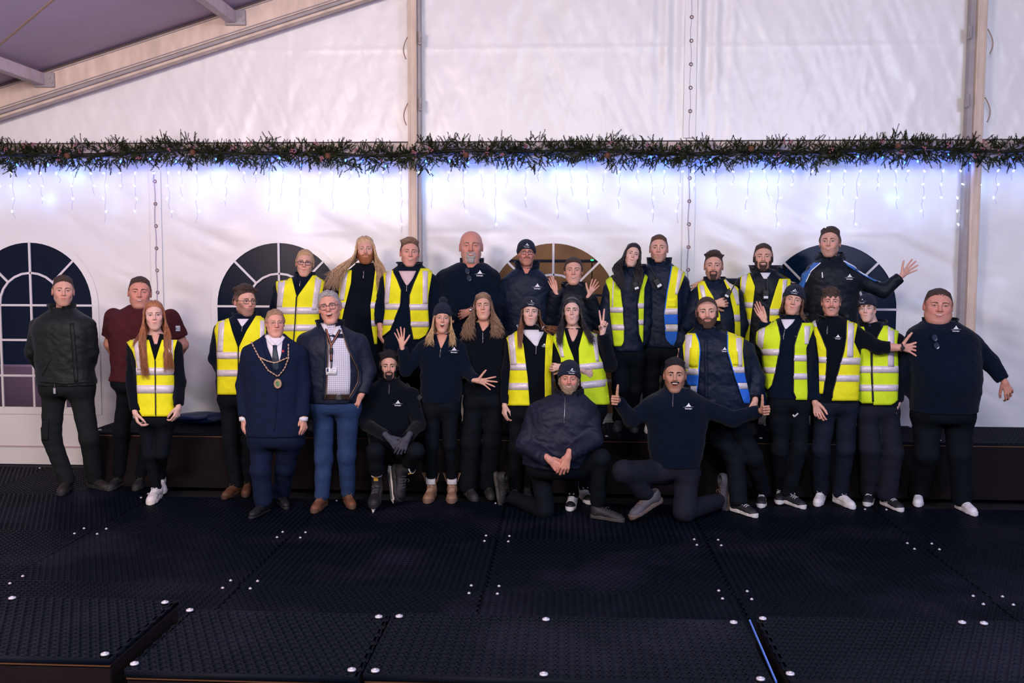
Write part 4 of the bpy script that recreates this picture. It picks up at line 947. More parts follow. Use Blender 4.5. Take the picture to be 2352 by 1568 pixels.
# posts, transom, rafter
def post(x, lab):
    e = empty('tent_post', (x, 9.005, 0), lab, 'post', 'upright posts of the tent'); zt = roofz(x) - .05
    b = MB(); b.box((-.052, -.06, 0), (.030, .07, zt), .004); b.box((-.040, -.066, 0), (-.030, -.058, zt)); b.box((.010, -.066, 0), (.018, -.058, zt)); b.build('post_tube', M_ALU, e)
    s = 1 if x < 0 else -1; b = MB(); b.box((.030, -.02, 0), (.062, .06, zt), .003) if s > 0 else b.box((-.100, -.02, 0), (-.052, .06, zt), .003); b.build('keder_channel', M_ALD, e)
    for z in (3.45, 4.05):
        b = MB(); b.box((.045 * s, -.05, z - .06), (.075 * s, -.02, z + .06), .005) if s > 0 else b.box((-.13, -.05, z - .06), (-.095, -.02, z + .06), .005); b.cyl((.06 * s, -.055, z - .04), (.06 * s, -.055, z + .0), .010) if s > 0 else b.cyl((-.11, -.055, z - .05), (-.11, -.055, z), .010); b.build('strap_buckle', M_ALD, e)
        b = MB(); t = np.linspace(0, 1, 8); b.tube(np.stack([-s * (.045 + .05 * np.sin(t * 2.6)), -.03 + 0 * t, z + .03 - .22 * t], 1), .006, 6, .4); b.build('strap_tail', mat('strap_webbing', (.34, .24, .19), .8), e)
post(-1.405, 'weathered pale tent post left of centre with the smiling young man before it'); post(3.70, 'weathered pale tent post at the right above the heavily built man')
e = empty('cross_beam', (0, 9.0, 3.04), 'pale horizontal cross beam of the tent behind the fir garland', 'beam')
b = MB(); b.box((-6.4, -.03, -.075), (6.6, .06, .055), .005); b.build('beam_tube', M_ALU, e)
b = MB(); b.tube([(-6.4, -.035, .064), (6.6, -.035, .064)], .0075, 6); b.build('keder_rail', mat('rail_dark', (.10, .07, .06), .6), e)
for s, lab in ((-1, 'pale sloping roof rafter crossing the upper left'), (1, 'pale sloping roof rafter on the far right above the frame')):
    e = empty('roof_rafter', (RX, 8.93, RZ), lab, 'rafter'); L_ = 7.5
    def rb(y0, y1, z0, z1, m, nm, bb=None):
        b = MB(); V = [(s * x, y, -RS_ * x + z) for z in (z0, z1) for y in (y0, y1) for x in (0, L_)]; b.add(V, [(0, 2, 3, 1), (4, 5, 7, 6), (0, 1, 5, 4), (2, 6, 7, 3), (0, 4, 6, 2), (1, 3, 7, 5)]); return b.build(nm, m, e)
    rb(-.10, .12, -.235, -.03, M_ALU, 'rafter_tube'); rb(-.112, -.10, -.225, -.216, M_ALD, 'rafter_lip'); rb(-.112, -.10, -.05, -.040, M_ALD, 'rafter_lip'); rb(-.07, .10, -.262, -.235, M_ALD, 'keder_channel'); rb(-.03, .06, -.285, -.262, M_ALU, 'channel_base')
    rb(-.108, -.098, -.032, -.018, mat('rail_dark', (.10, .07, .06)), 'dark_gap')
    for x in (3.7, 6.06):
        pass
for k, (xp, zoff, lab) in enumerate(((-4.86, .0, 'lower roof purlin running forward from the rafter at upper left'), (-3.05, 0, 'upper roof purlin meeting the rafter near the top of the frame'))):
    z = roofz(xp) - .085; e = empty('roof_purlin', (xp, 0, z), lab, 'purlin', 'roof purlins'); b = MB(); b.box((-.045, 1.5, -.055), (.045, 8.84, .055), .006); b.build('purlin_tube', mat('purlin_aluminium', (.52, .42, .44), .6, .3, 20, var=.12), e)
    b = MB(); b.box((-.06, 8.80, -.075), (.13, 8.835, .06), .004); b.cyl((.09, 8.79, .01), (.09, 8.80, .01), .014); b.cyl((.115, 8.79, -.03), (.115, 8.80, -.03), .012); b.build('purlin_bracket', M_ALD, e)
P0, P1 = PY(0, 103, 7.2), PY(122, 0, 6.2); dd = P1 - P0; b = MB(); b.tube([P0 - dd * .6, P0, P1, P1 + dd * .25], .009, 6); o = b.build('bracing_cable', mat('cable_tan', (.25, .17, .14), .6)); tag(o, 'thin tan bracing cable crossing the roof in the top left corner', 'cable')
# laced seams
for x, z0, z1, lab in ((-3.925, .6, 2.86, 'laced seam with eyelets in the wall left of the curly-haired man'), (1.145, .6, 2.88, 'laced seam with eyelets in the lower wall beside the tall man in yellow and blue'), (1.14, 3.15, 5.4, 'laced seam with eyelets in the upper wall right of centre')):
    e = empty('laced_seam', (x, WY - .03, 0), lab, 'seam', 'laced wall seams'); b = MB(); b.box((-.055, .0, z0), (.055, .006, z1), .001); b.build('overlap_strip', M_VIN, e)
    b = MB(); n = 24; zz = np.linspace(z0, z1, n); b.tube(np.stack([.006 * np.sin(zz * 15), -.005 + 0 * zz, zz], 1), .0045 if z1 < 3 else .0018, 5); b.build('lace', mat('lace_grey', (.42, .36, .46), .7), e); z = z1 - .1
    er = mat('eyelet_brass', (.22, .12, .12), .35, metal=.7)
    while z > z0 + .05:
        b = MB(); a = np.linspace(0, 2 * PI, 13)[:-1]; b.tube(np.stack([.014 * np.cos(a) + .004, -.004 + 0 * a, z + .014 * np.sin(a)], 1), .0045, 5, closed=True); b.build('eyelet', er, e, True); z -= .212
# ------------------------------------------------------------------ floor, mats and benches
b = MB(); b.box((-9, -3, -.08), (9, 9.3, -.05)); struct(b.build('floor', mat('floor_board', (.010, .009, .012), .8)))
def rubber():
    m = bpy.data.materials.new('ring_rubber'); m.use_nodes = True; nt = m.node_tree; N, L = nt.nodes, nt.links; b = N['Principled BSDF']; b.inputs['Roughness'].default_value = .55; b.inputs['Specular IOR Level'].default_value = .075
    g = N.new('ShaderNodeNewGeometry'); n = N.new('ShaderNodeTexNoise'); n.inputs['Scale'].default_value = 1.3; n.inputs['Detail'].default_value = 5; L.new(g.outputs['Position'], n.inputs['Vector']); r = N.new('ShaderNodeMapRange'); r.inputs[1].default_value = .50; r.inputs[2].default_value = .75; L.new(n.outputs[0], r.inputs[0])
    n2 = N.new('ShaderNodeTexNoise'); n2.inputs['Scale'].default_value = 90; L.new(g.outputs['Position'], n2.inputs['Vector']); mu = N.new('ShaderNodeMath'); mu.operation = 'MULTIPLY'; L.new(r.outputs[0], mu.inputs[0]); L.new(n2.outputs[0], mu.inputs[1])
    x = N.new('ShaderNodeMix'); x.data_type = 'RGBA'; x.inputs['A'].default_value = (.0010, .0028, .0072, 1); x.inputs['B'].default_value = (.019, .018, .036, 1); L.new(mu.outputs[0], x.inputs['Factor']); L.new(x.outputs['Result'], b.inputs['Base Color']); return m
M_RUB = rubber(); p_ = 1.5 / 36
def mat_mesh(nx, ny, hexa):
    c = .0065; r = p_ * .40; a8 = [PI / 8 + i * PI / 4 for i in range(8)]; h = p_ / 2; out = [(h, c - h + 0), (h, h - c), (h - c, h), (c - h, h), (-h, h - c), (-h, c - h), (c - h, -h), (h - c, -h)]
    out = [(h, h - c), (h - c, h), (c - h, h), (-h, h - c), (-h, c - h), (c - h, -h), (h - c, -h), (h, c - h)]; inn = [(r * math.cos(a), r * math.sin(a) * (.92 if not hexa else 1)) for a in a8]
    cell = [(x, y, 0) for x, y in out] + [(x, y, 0) for x, y in inn] + [(x * .93, y * .93, -.020) for x, y in inn]; fc = [(i, (i + 1) % 8, 8 + (i + 1) % 8, 8 + i) for i in range(8)] + [(8 + i, 8 + (i + 1) % 8, 16 + (i + 1) % 8, 16 + i) for i in range(8)]
    cell, fc = np.array(cell), np.array(fc); I, J_ = np.meshgrid(np.arange(nx), np.arange(ny), indexing='ij'); I, J_ = I.ravel(), J_.ravel(); ox = (I + .5 + (.5 * (J_ % 2) - .25 if hexa else 0)) * p_; oy = (J_ + .5) * p_
    V = (cell[None] + np.stack([ox, oy, 0 * ox], 1)[:, None]).reshape(-1, 3); Q = (fc[None] + (np.arange(len(ox)) * 24)[:, None, None]).reshape(-1, 4)
    W_, D_ = nx * p_, ny * p_; k = len(V); e = .004; bx = []
    for (x0, y0, x1, y1) in ((-e, -e, W_ + e, 0), (-e, D_, W_ + e, D_ + e), (-e, 0, 0, D_), (W_, 0, W_ + e, D_)):
        bx += [(x0, y0, .0), (x1, y0, .0), (x1, y1, .0), (x0, y1, .0), (x0, y0, -.022), (x1, y0, -.022), (x1, y1, -.022), (x0, y1, -.022)]
    F2 = []
    for i in range(4): F2 += [[k + i * 8 + j for j in f] for f in ((0, 1, 2, 3), (0, 4, 5, 1), (1, 5, 6, 2), (2, 6, 7, 3), (3, 7, 4, 0))]
    return np.concatenate([V, bx]), np.concatenate([Q, F2])
MATS = {}
def rubber_mat(x0, y0, x1, y1, z, hexa, par=None, lab=None, name='rubber_mat', scr=None, org=(0, 0, 0)):
    w_, d_ = x1 - x0, y1 - y0; nx, ny = max(4, round(w_ / p_)), max(4, round(d_ / p_)); k = (nx, ny, hexa)
    if k not in MATS: o = mk(name, *mat_mesh(*k), M_RUB, None, False); MATS[k] = o
    else: o = MATS[k].copy(); COL.objects.link(o)
    o.location = (x0 + .004 - org[0], y0 + .004 - org[1], z - org[2]); o.scale = ((w_ - .010) / (nx * p_), (d_ - .010) / (ny * p_), 1); o.parent = par
    return o
M_WAS = mat('washer_zinc', (.62, .60, .70), .4, metal=.35)
_w = MB(); _w.tube([(0, 0, 0), (0, 0, .006)], [.0165, .015], 16); _w.cyl((0, 0, .006), (0, 0, .010), .007, 8); WASH = None
def washer(x, y, z, par, s=1.):
    global WASH
    if WASH is None: o = _w.build('washer', M_WAS, par, True); WASH = o
    else: o = WASH.copy(); COL.objects.link(o); o.parent = par
    o.location = (x, y, z); o.scale = (s, s, 1)
X0, Y0, DY = -.474, 5.671, 1.107
fl = bpy.data.objects['floor']
for j in range(-2, 3):
    for i in range(-4, 4):
        x0, y0 = X0 + i * 1.5, Y0 + j * DY; y1 = min(y0 + DY, 9.08)
        if j == 2 and i >= -2: continue
        if j == -2 and False: continue
        m_ = rubber_mat(x0, y0, x0 + 1.5, y1, 0, (i + j) % 2 == 0, fl)
        if j >= -1:
            for sx in (.085, 1.415):
                for sy in (.07, y1 - y0 - .07): washer(x0 + sx, y0 + sy, .001, fl, .62)
M_PLY = mat('brown_ply', (.0085, .0050, .0068), .8, .2, 20, spec=.15, var=.15, vscale=4, stretch=(1, 1, 4))
def bench(x0, x1, y0, y1, zt, lab, hexa, group, ws=None, splits=()):
    e = empty('bench', ((x0 + x1) / 2, (y0 + y1) / 2, 0), lab, 'bench', group); ox, oy = e.location[0], e.location[1]
    b = MB(); b.box((x0 - ox + .003, y0 - oy + .012, 0), (x1 - ox - .003, y1 - oy - .005, zt - .026), .005); b.build('bench_box', M_PLY, e)
    b = MB(); b.box((x0 - ox + .004, y0 - oy + .006, zt - .034), (x1 - ox - .004, y0 - oy + .013, zt - .026)); b.build('front_edge', mat('orange_edge', (.12, .055, .03), .5), e)
    xs = [x0, *splits, x1]
    for a, c in zip(xs[:-1], xs[1:]): rubber_mat(a, y0, c, y1, zt, hexa, e, org=(ox, oy, 0))
    for wx, wy in ws or (): washer(wx - ox, wy - oy, zt + .002, e)
def wz(pts): return [tuple(PZ(u, v, .452)[:2]) for u, v in pts]
bench(-3.22, -1.722, 3.478, 4.14, .45, 'low mat-topped bench at the left front corner', True, 'front row of benches', wz([(28, 1374), (379, 1384), (241, 1503)]))
bench(-1.618, -.742, 3.375, 4.02, .45, 'short mat-topped bench between the dark gap and the narrow joint, front row', True, 'front row of benches', wz([(436, 1402), (870, 1417), (309, 1525), (808, 1539)]))
bench(-.732, .765, 3.40, 4.04, .45, 'mat-topped bench at front centre, left of the blue-edged gap', False, 'front row of benches', wz([(917, 1416), (862, 1541), (1254, 1423), (1249, 1549), (1685, 1430), (1747, 1560)]))
bench(.83, 2.33, 3.44, 4.10, .45, 'mat-topped bench at the right front, right of the blue-edged gap', True, 'front row of benches', wz([(1752, 1421), (1815, 1548), (2210, 1430), (2260, 1432)]))
p0, p1 = PZ(1722, 1424, .44), PZ(1783, 1566, .44); b = MB(); b.tube([p0, p1], .0045, 6); o = b.build('edge_strip', mat('blue_edge_strip', (.10, .22, .75), .3, metal=.3)); tag(o, 'blue shining edge strip in the gap between the two right front benches', 'strip')
xs = [-4.22, -2.72, -1.22, .28, 1.78, 3.28, 4.78, 6.2]; wh = ['at its left end behind the man in maroon', 'behind the elderly man and the man in jeans', 'behind the waving blonde woman', 'behind the kneeling thumbs-up man', 'behind the young men in yellow vests', 'behind the heavily built man', 'beyond the right edge of the group']
for a, c, w_ in zip(xs[:-1], xs[1:], wh):
    bench(a, c, 8.20, 9.06, ZB, 'brown bench with rubber mat top, ' + w_, False, 'rear row of benches', [(a + .09, 8.28), (c - .09, 8.28), (a + .09, 8.98), (c - .09, 8.98)])
# bag on the bench
c = PY(448, 976, 8.75); fb = lambda P: smin(ell(P, (0, 0, 0), (.21, .14, .050)), ell(P, (.16, .02, -.005), (.14, .12, .042)), .04) - .010 * wn(P * np.array([1, 1, 2], np.float32), 28, 4)
V, Q = mesh_sdf(fb, (-.3, -.2, -.1), (.36, .2, .1), .011); o = mk('holdall', V, Q, mat('bag_blue', (.008, .020, .075), .35, .8, 18)); o.location = (c[0], 8.75, ZB + .052); tag(o, 'dark blue crumpled bag lying on the rear bench left of the curly-haired man', 'bag')
# ------------------------------------------------------------------ garland and icicle lights
def garland(x0, x1, lab, seed):
    r = np.random.RandomState(seed); e = empty('fir_garland', ((x0 + x1) / 2, 8.885, 3.0), lab, 'garland', 'fir garlands along the cross beam'); ox = (x0 + x1) / 2
    n = int((x1 - x0) * 430); x = r.uniform(x0, x1, n); lump = .080 + .040 * np.clip(np.sin(x * 7.3 + seed) * .8 + np.sin(x * 17.7) * .8, -.8, 1.3); a = r.uniform(0, 2 * PI, n); rr = r.rand(n) ** .75 * lump
    zc = -.012 + .018 * np.sin(x * 1.9 + 2) + .012 * np.sin(x * 4.7); C = np.stack([x - ox, np.cos(a) * rr * .7 - .02, zc + np.sin(a) * rr], 1)
    D = np.stack([r.normal(0, .75, n), np.cos(a) * .5 - .25, np.sin(a) * 1.0 + r.normal(0, .3, n)], 1); D /= np.linalg.norm(D, axis=1)[:, None]; L = r.uniform(.055, .11, n)
    m = 50; t = np.tile(np.linspace(.08, 1, m), (n, 1)); B = C[:, None] + D[:, None] * (t * L[:, None])[..., None]; R_ = r.normal(size=(n, m, 3)); R_ -= D[:, None] * (R_ * D[:, None]).sum(-1, keepdims=True); R_ /= np.linalg.norm(R_, axis=-1, keepdims=True)
    tip = B + (R_ * .85 + D[:, None] * .7) * (.0135 * (1.15 - .3 * t))[..., None]; S_ = np.cross(R_, D[:, None]) * .0027
    V = np.stack([B - S_, B + S_, tip + S_ * .3, tip - S_ * .3], 2).reshape(-1, 3); Q = np.arange(len(V)).reshape(-1, 4); col = np.repeat(np.array([.030, .040, .018])[None] * (r.uniform(.35, 1.7, (n, 1))) + r.rand(n, 1) * np.array([.012, .006, .0]), m * 4, 0)
    f_ = mk('fir_needles', V, Q, M_FIR, e, False, col); f_['kind'] = 'stuff'
    st = MB(); xs_ = np.linspace(x0, x1, 30); st.tube(np.stack([xs_ - ox, -.02 + 0 * xs_, .018 * np.sin(xs_ * 1.9 + 2) + .012 * np.sin(xs_ * 4.7)], 1), .010, 6); st.build('garland_wire', mat('wire_dark', (.02, .015, .012), .8), e)
    xs2 = np.linspace(x0, x1, 60); st = MB(); st.tube(np.stack([xs2 - ox, .0 + 0 * xs2, .018 * np.sin(xs2 * 1.9 + 2) + .012 * np.sin(xs2 * 4.7)], 1), .016 + .005 * np.sin(xs2 * 11), 10); st.build('garland_core', mat('fir_core', (.008, .012, .007), .95, 1., 60), e, True)
    for i in range(int((x1 - x0) * 4.5)):
        c = np.array([r.uniform(x0, x1) - ox, -.10, r.uniform(-.085, .085)]); b = MB()
        for q in range(7): b.ball(c + r.normal(0, .012, 3), .0075, 6, 4)
        b.build('berry_cluster', mat('dusky_berry', (.34, .12, .16), .5), e, True)
    for i in range(2):
        c = np.array([x0 + (i + .4) * (x1 - x0) / 2 - ox, -.11, r.uniform(-.05, .03)]); b = MB(); b.ball(c, (.022, .022, .026), 10, 7)
        for q in range(5):
            for w in range(7): a = w * 2 * PI / 7 + q * .4; rr_ = .024 * math.cos((q - 2) * .42); b.ball(c + [rr_ * math.cos(a), rr_ * math.sin(a), (q - 2) * .010], (.007, .007, .003), 5, 3)
        b.build('pine_cone', mat('cone_brown', (.16, .065, .035), .7), e, True)
M_FIR = mat('fir_needle', (.02, .03, .015), .8, attr=True, spec=.08)
gl = ['far left', 'above the second arched window', 'above the back row left of centre', 'above the two laced panels', 'far right'] 
gx = [-6.2, -3.93, -1.41, 1.14, 3.70, 6.0]; gn = ['fir garland from the left edge to the left laced seam, dark green with dusky berries', 'fir garland between the left laced seam and the centre post', 'fir garland between the centre post and the right laced seam', 'fir garland between the right laced seam and the right post', 'short stretch of fir garland right of the right post']
for i in range(5): garland(gx[i], gx[i + 1], gn[i], i + 2)
def add_pt(p, en, col, r=.008):
    l = bpy.data.lights.new('led', 'POINT'); l.energy = en; l.color = col; l.shadow_soft_size = r; o = bpy.data.objects.new('led_glow', l); COL.objects.link(o); o.location = p
M_LED = mat('led_glow_white', (.8, .9, 1), .3, emit=((.62, .82, 1), 26)); M_LEDB = mat('led_glow_blue', (.1, .3, 1), .3, emit=((.05, .22, 1), 11)); M_WIRE = mat('light_wire', (.42, .42, .66), .5)
r = random.Random(12); bulb = None; nb = 0
LOC_ = []
for gi in range(4):
    xa, xb = (-5.75, -2.95, -.3, 2.2, 4.7)[gi:gi + 2]; e = empty('icicle_lights', ((xa + xb) / 2, 9.0, 2.93), ('string of icicle lights at the left end under the garland', 'string of icicle lights above the second arched window', 'string of icicle lights over the middle of the back row', 'string of icicle lights at the right around the right post')[gi], 'string lights', 'icicle light strings under the garland'); ox = (xa + xb) / 2
    b = MB(); xs_ = np.linspace(xa, xb, 40); b.tube(np.stack([xs_ - ox, -.02 + 0 * xs_, .02 * np.sin(xs_ * 9)], 1), .005, 5); b.build('cable', M_WIRE, e)
    k = 0; x = xa + .05
    while x < xb - .03:
        ln = (.20, .52, .34, .60, .26, .44)[k % 6] * r.uniform(.85, 1.1); k += 1; m = 10; t = np.linspace(0, 1, m); sw = r.uniform(-.04, .04)
        pts = np.stack([x - ox + sw * t + .010 * np.sin(t * 17 + x * 9) * t ** .3, -.01 + .012 * np.cos(t * 13 + x * 5), -ln * t], 1); b = MB(); b.tube(pts, .0018, 4); b.build('drop_wire', M_WIRE, e)
        for z in np.arange(.10, ln + .01, .12):
            q = z / ln; P = np.array([np.interp(q, t, pts[:, c]) for c in range(3)]) + [r.uniform(-.022, .022), -.006, 0]
            if bulb is None: bb = MB(); bb.ball((0, 0, 0), (.0058, .0058, .012), 8, 6); bulb = bb.build('bulb', M_LED, e, True); o = bulb
            else: o = bulb.copy(); COL.objects.link(o); o.parent = e
            o.location = P; o.rotation_euler = (0, r.uniform(-1.3, 1.3), 0); nb += 1
            if r.random() < .42: LOC_.append((P + [ox, 9.0, 2.93], 0))
        x += r.uniform(.125, .165)
    for q in range(11):
        b = MB(); P = np.array([xa + (q + r.random()) * (xb - xa) / 11 - ox, -.10 - r.random() * .03, r.uniform(-.06, .03)]); b.ball(P, (.008, .008, .012), 8, 6); b.build('blue_bulb', M_LEDB, e, True); LOC_.append((P + [ox, 9.0, 2.93] + [0, .04, -.03], 1))
for P, kind in LOC_:
    if kind == 0: add_pt(P + [0, r.choice((.02, .04, .06)), 0], r.choice((.02, .05, .19)), (.22, .48, 1))
    else: add_pt(P, .6, (.04, .15, 1))
def J(*q, **k): return dict(j=q, **k)
SHW = ('low', (.70, .68, .70), (.66, .64, .66), (.72, .70, .72)); BW = ('low', (.016, .016, .022), (.62, .60, .60), (.65, .65, .68)); BB = ('low', (.02, .02, .026), (.03, .03, .035), (.03, .03, .03))
def people():
    # 1
    p = person('man in a dark green jacket with hands behind his back, leftmost of the group', 7.98, 0, (145, 632, 703, 6, 2), [(708, 122, 168), (718, 108, 182), (728, 90, 202), (750, 76, 214), (800, 84, 214), (850, 88, 212), (882, 90, 218)],
        [J((86, 748, 0), (73, 808, .02), (95, 850, .16)), J((202, 748, 0), (211, 808, .02), (198, 850, .16))], [dict(knee=(118, 1005), foot=(146, 1133, 12), r=(.098, .075, .068)), dict(knee=(205, 1005), foot=(234, 1124, 62), r=(.098, .078, .070))],
        top='green', pants='pgreen', hp=dict(hair='short', hc='dark', top=.014, side=.002, hl=.066, fade=.9, stubble=.18, mouth='smile', skin='fair', w=.97, jaw=.97, squint=.75, brow=.003), shoes=('boot', (.020, .015, .014), (.015, .015, .018), (.02, .02, .02)),
        lines=[('placket', [(165, 742), (170, 800), (176, 878)], 5, .006, cloth(*CL['green'])), ('pocket_flap', [(95, 862), (118, 822)], 1.6, .006, cloth(*CL['green'])), ('shoulder_tab', [(72, 730), (92, 712)], 3.4, .012, mat('shoulder_tab_grey', (.06, .06, .075), .7)), ('cuff_hem', [(90, 874), (150, 880), (214, 874)], 4, .004, cloth(*CL['green']))],
        patches=[('cargo_pocket', [(965, 94, 112), (1010, 97, 112)], cloth(*CL['pgreen']), .014, 'l')], collars=[(.075, 26, .082, .078, .022, .3)])
    P = o_trace(p, [127], [893], p.legf)[0] + p.org; k = empty('key_fob', P + [0, -.012, 0], 'pale metal key fob hanging at the trouser pocket of the man in dark green', 'key fob'); b = MB(); b.box((-.010, -.006, -.04), (.010, .004, .01), .003); b.build('tag_body', mat('fob', (.5, .5, .55), .4, metal=.6), k); b = MB(); b.tube([(0, 0, .01), (.003, 0, .05)], .0025, 5); b.build('cord', M_ZIP, k)
    # 2
    p = person('smiling man in a maroon t-shirt standing behind the long-haired girl', 8.1, 0, (321, 635, 707, 2, 3), [(702, 299, 346), (710, 282, 366), (722, 258, 388), (745, 251, 400), (800, 258, 402), (850, 262, 398), (872, 255, 402)],
        [J((262, 727, 0), (251, 790, .02), (276, 842, .2), cut=.72, bare=1, tone=.9, r=(.068, .06, .05)), J((392, 730, 0), (421, 792, .04), (396, 842, .2), cut=.72, bare=1, tone=.9, r=(.068, .06, .05))], [dict(foot=(262, 1122, -5)), dict(foot=(318, 1122, 5))],
        top='maroon', pants='pblack', hp=dict(hair='short', hc='dark', top=.010, side=.003, hl=.074, fade=.8, stubble=.22, mouth='teeth', skin='ruddy', w=1.02, jaw=1.04, fat=.3, squint=.6), shoes=BB[:4], collars=[(.018, 0, .070, .066, .01, 0, None, -.006, .012)],
        depth=.66, patches=[('arm_badge', [(748, 404, 414), (760, 404, 414)], mat('badge_white', (.75, .75, .8), .6), .006)])
    G, gf = text_mesh('AS', 9.5); P = o_trace(p, 409 + G[:, 0], 757.5 - G[:, 1], p.topf); P[:, 1] -= .009; mk('badge_lettering', P, gf, M_BIND, p.root, False)
    # 3
    p = person('girl with waist-long straight ginger hair, closed yellow vest and white trainers', 7.68, 0, (354, 690, 757, 4, -2), [(762, 345, 370), (772, 334, 382), (784, 308, 402), (800, 302, 408), (850, 310, 402), (905, 313, 402), (950, 312, 405)],
        [J((306, 796, 0), (302, 878, -.02), (310, 942, -.13), hand=('down', 'hang', .2, .25)), J((404, 796, 0), (414, 880, .0), (410, 930, -.09), hand=('down', 'hang', .2, -.2))],
        [dict(knee=(345, 1045), foot=(352, 1152, 8), r=(.075, .052, .042)), dict(knee=(372, 1040), foot=(370, 1128, 25), r=(.075, .052, .042))], ar=(.050, .042, .036), top='black', pants='pblack', hs=.9,
        hp=dict(hair='long', hc='red', tipc='ginger', top=.010, side=.010, hl=.074, part=.0, amp=.001, skin='pale', w=.95, jaw=.89, nose=.85, mouth='smile', lipf=1.2, brc='red', brow=.003, lash=.0022, squint=1.1,
            locks=dict(n=190, L=(-.0 + .10, .095, -.50, 1, .07, .07), R=(.10, .100, -.46, 1, .06, .07), wave=.002, wf=24, r=.007)), nscale=.82, neck=None, shoes=('low', (.70, .66, .66), (.72, .66, .62), (.72, .7, .72)), ss=1.0, skinv=[[(762, 346, 368), (790, 355, 361)]],
        vest=dict(L=dict({'in': [(780, 342), (828, 355), (955, 357)], 'out': [(782, 288), (806, 304), (830, 312), (900, 315), (940, 317), (956, 326)]}, vs=[[(778, 306, 318), (850, 316, 326)]]),
                  R=dict({'in': [(780, 372), (828, 357), (955, 359)], 'out': [(780, 407), (806, 400), (830, 399), (900, 401), (940, 400), (956, 392)]}, vs=[[(780, 388, 398), (846, 388, 398)]]), bands=[(844, 861), (884, 903)], zipc=[(357, 828), (358, 952)]))
    # 4
    p = person('young man with curly dark hair and glasses, head turned, in a yellow vest', 8.02, 0, (563, 654, 726, 26, 2), [(722, 543, 586), (732, 528, 600), (742, 508, 608), (762, 498, 612), (810, 500, 615), (870, 500, 612), (905, 500, 606)],
        [J((508, 758, 0), (493, 822, .03), (512, 862, .16)), J((603, 758, 0), (612, 830, .03), (600, 868, .16))], [dict(foot=(527, 1141, -12)), dict(foot=(566, 1136, 10))], top='navy', pants='pblack',
        hp=dict(hair='short', hc='dark', top=.030, side=.012, hl=.058, amp=.007, frq=85, skin='fair', w=.98, mouth='smile', stubble=.5, bc='dark', glasses=('rect', .0017, (.03, .03, .035), .2), tufts=(110, .03, 'curl'), gaze=1.3), shoes=('low', (.11, .045, .025), (.06, .03, .02), (.1, .05, .03)),
        vest=dict(L=dict({'in': [(727, 524), (760, 533), (797, 546), (906, 546)], 'out': [(735, 500), (757, 492), (790, 497), (840, 499), (906, 499)]}, vs=[[(735, 503, 516), (808, 499, 512)]]), R=dict({'in': [(725, 588), (760, 566), (797, 549), (906, 548)], 'out': [(733, 606), (757, 611), (906, 608)]}, vs=[[(735, 598, 608), (808, 597, 608)]]), bands=[(808, 824), (849, 864)]),
        patches=[('white_t_shirt', [(732, 545, 572), (749, 555, 558)], M_WSH, .006)], collars=[(.05, 30, .078, .074, .02, .2, None, 0, .035)], zip=(556, 749, 556, 756))
    # 5
    p = person('elderly man in a navy suit wearing a gold chain of office with an oval medal', 7.42, 0, (632, 710, 772, 10, 1), [(768, 610, 652), (778, 596, 664), (790, 572, 686), (812, 560, 700), (870, 562, 696), (940, 566, 696), (998, 566, 700)],
        [J((573, 812, 0), (557, 885, 0), (560, 955, -.05), hand=('down', 'hang', .15)), J((688, 812, 0), (698, 885, 0), (697, 955, -.05), hand=('down', 'hang', .15))], [dict(foot=(590, 1185, -14), r=(.093, .078, .074)), dict(foot=(652, 1164, 28), r=(.093, .078, .074))],
        top='suit', pants='suit', hp=dict(hair='short', hc='sandy', top=.012, side=.008, hl=.072, part=-.03, skin='pink', mouth='smile', fat=.4, nose=1.15, w=.98, jaw=1.05, mw=.026, glasses=('round', .0011, (.5, .42, .35), .8), brc='ash', brow=.002, squint=.7, hcx=1), shoes=('dress', (.010, .010, .014), (.012, .012, .014), (.01, .01, .01)), wrinkle=.002,
        patches=[('white_shirt', [(768, 609, 650), (785, 610, 650), (815, 622, 648), (842, 633, 640)], M_WSH, .005), ('tie', [(792, 627, 638), (797, 628, 636), (835, 625, 643), (852, 630, 640)], mat('dark_floral_tie', (.012, .028, .050), .5, var=.8, vscale=45), .012)],
        lines=[('lapel', [(606, 776), (612, 810), (636, 862)], 5, .008, cloth(*CL['suit'])), ('lapel', [(655, 778), (652, 812), (640, 862)], 5, .008, cloth(*CL['suit'])), ('jacket_edge', [(638, 862), (636, 930), (630, 990)], 1., .006, cloth(*CL['suit'])), ('shirt_collar', [(612, 770), (620, 782), (630, 792)], 4, .012, M_WSH), ('shirt_collar', [(652, 772), (646, 782), (636, 792)], 4, .012, M_WSH), ('poppy_pin', [(650, 804), (652, 808)], 2.2, .012, mat('poppy_red', (.6, .02, .03), .5))])
    cuffs(p, [(560, 963), (697, 963)]); chain(p)
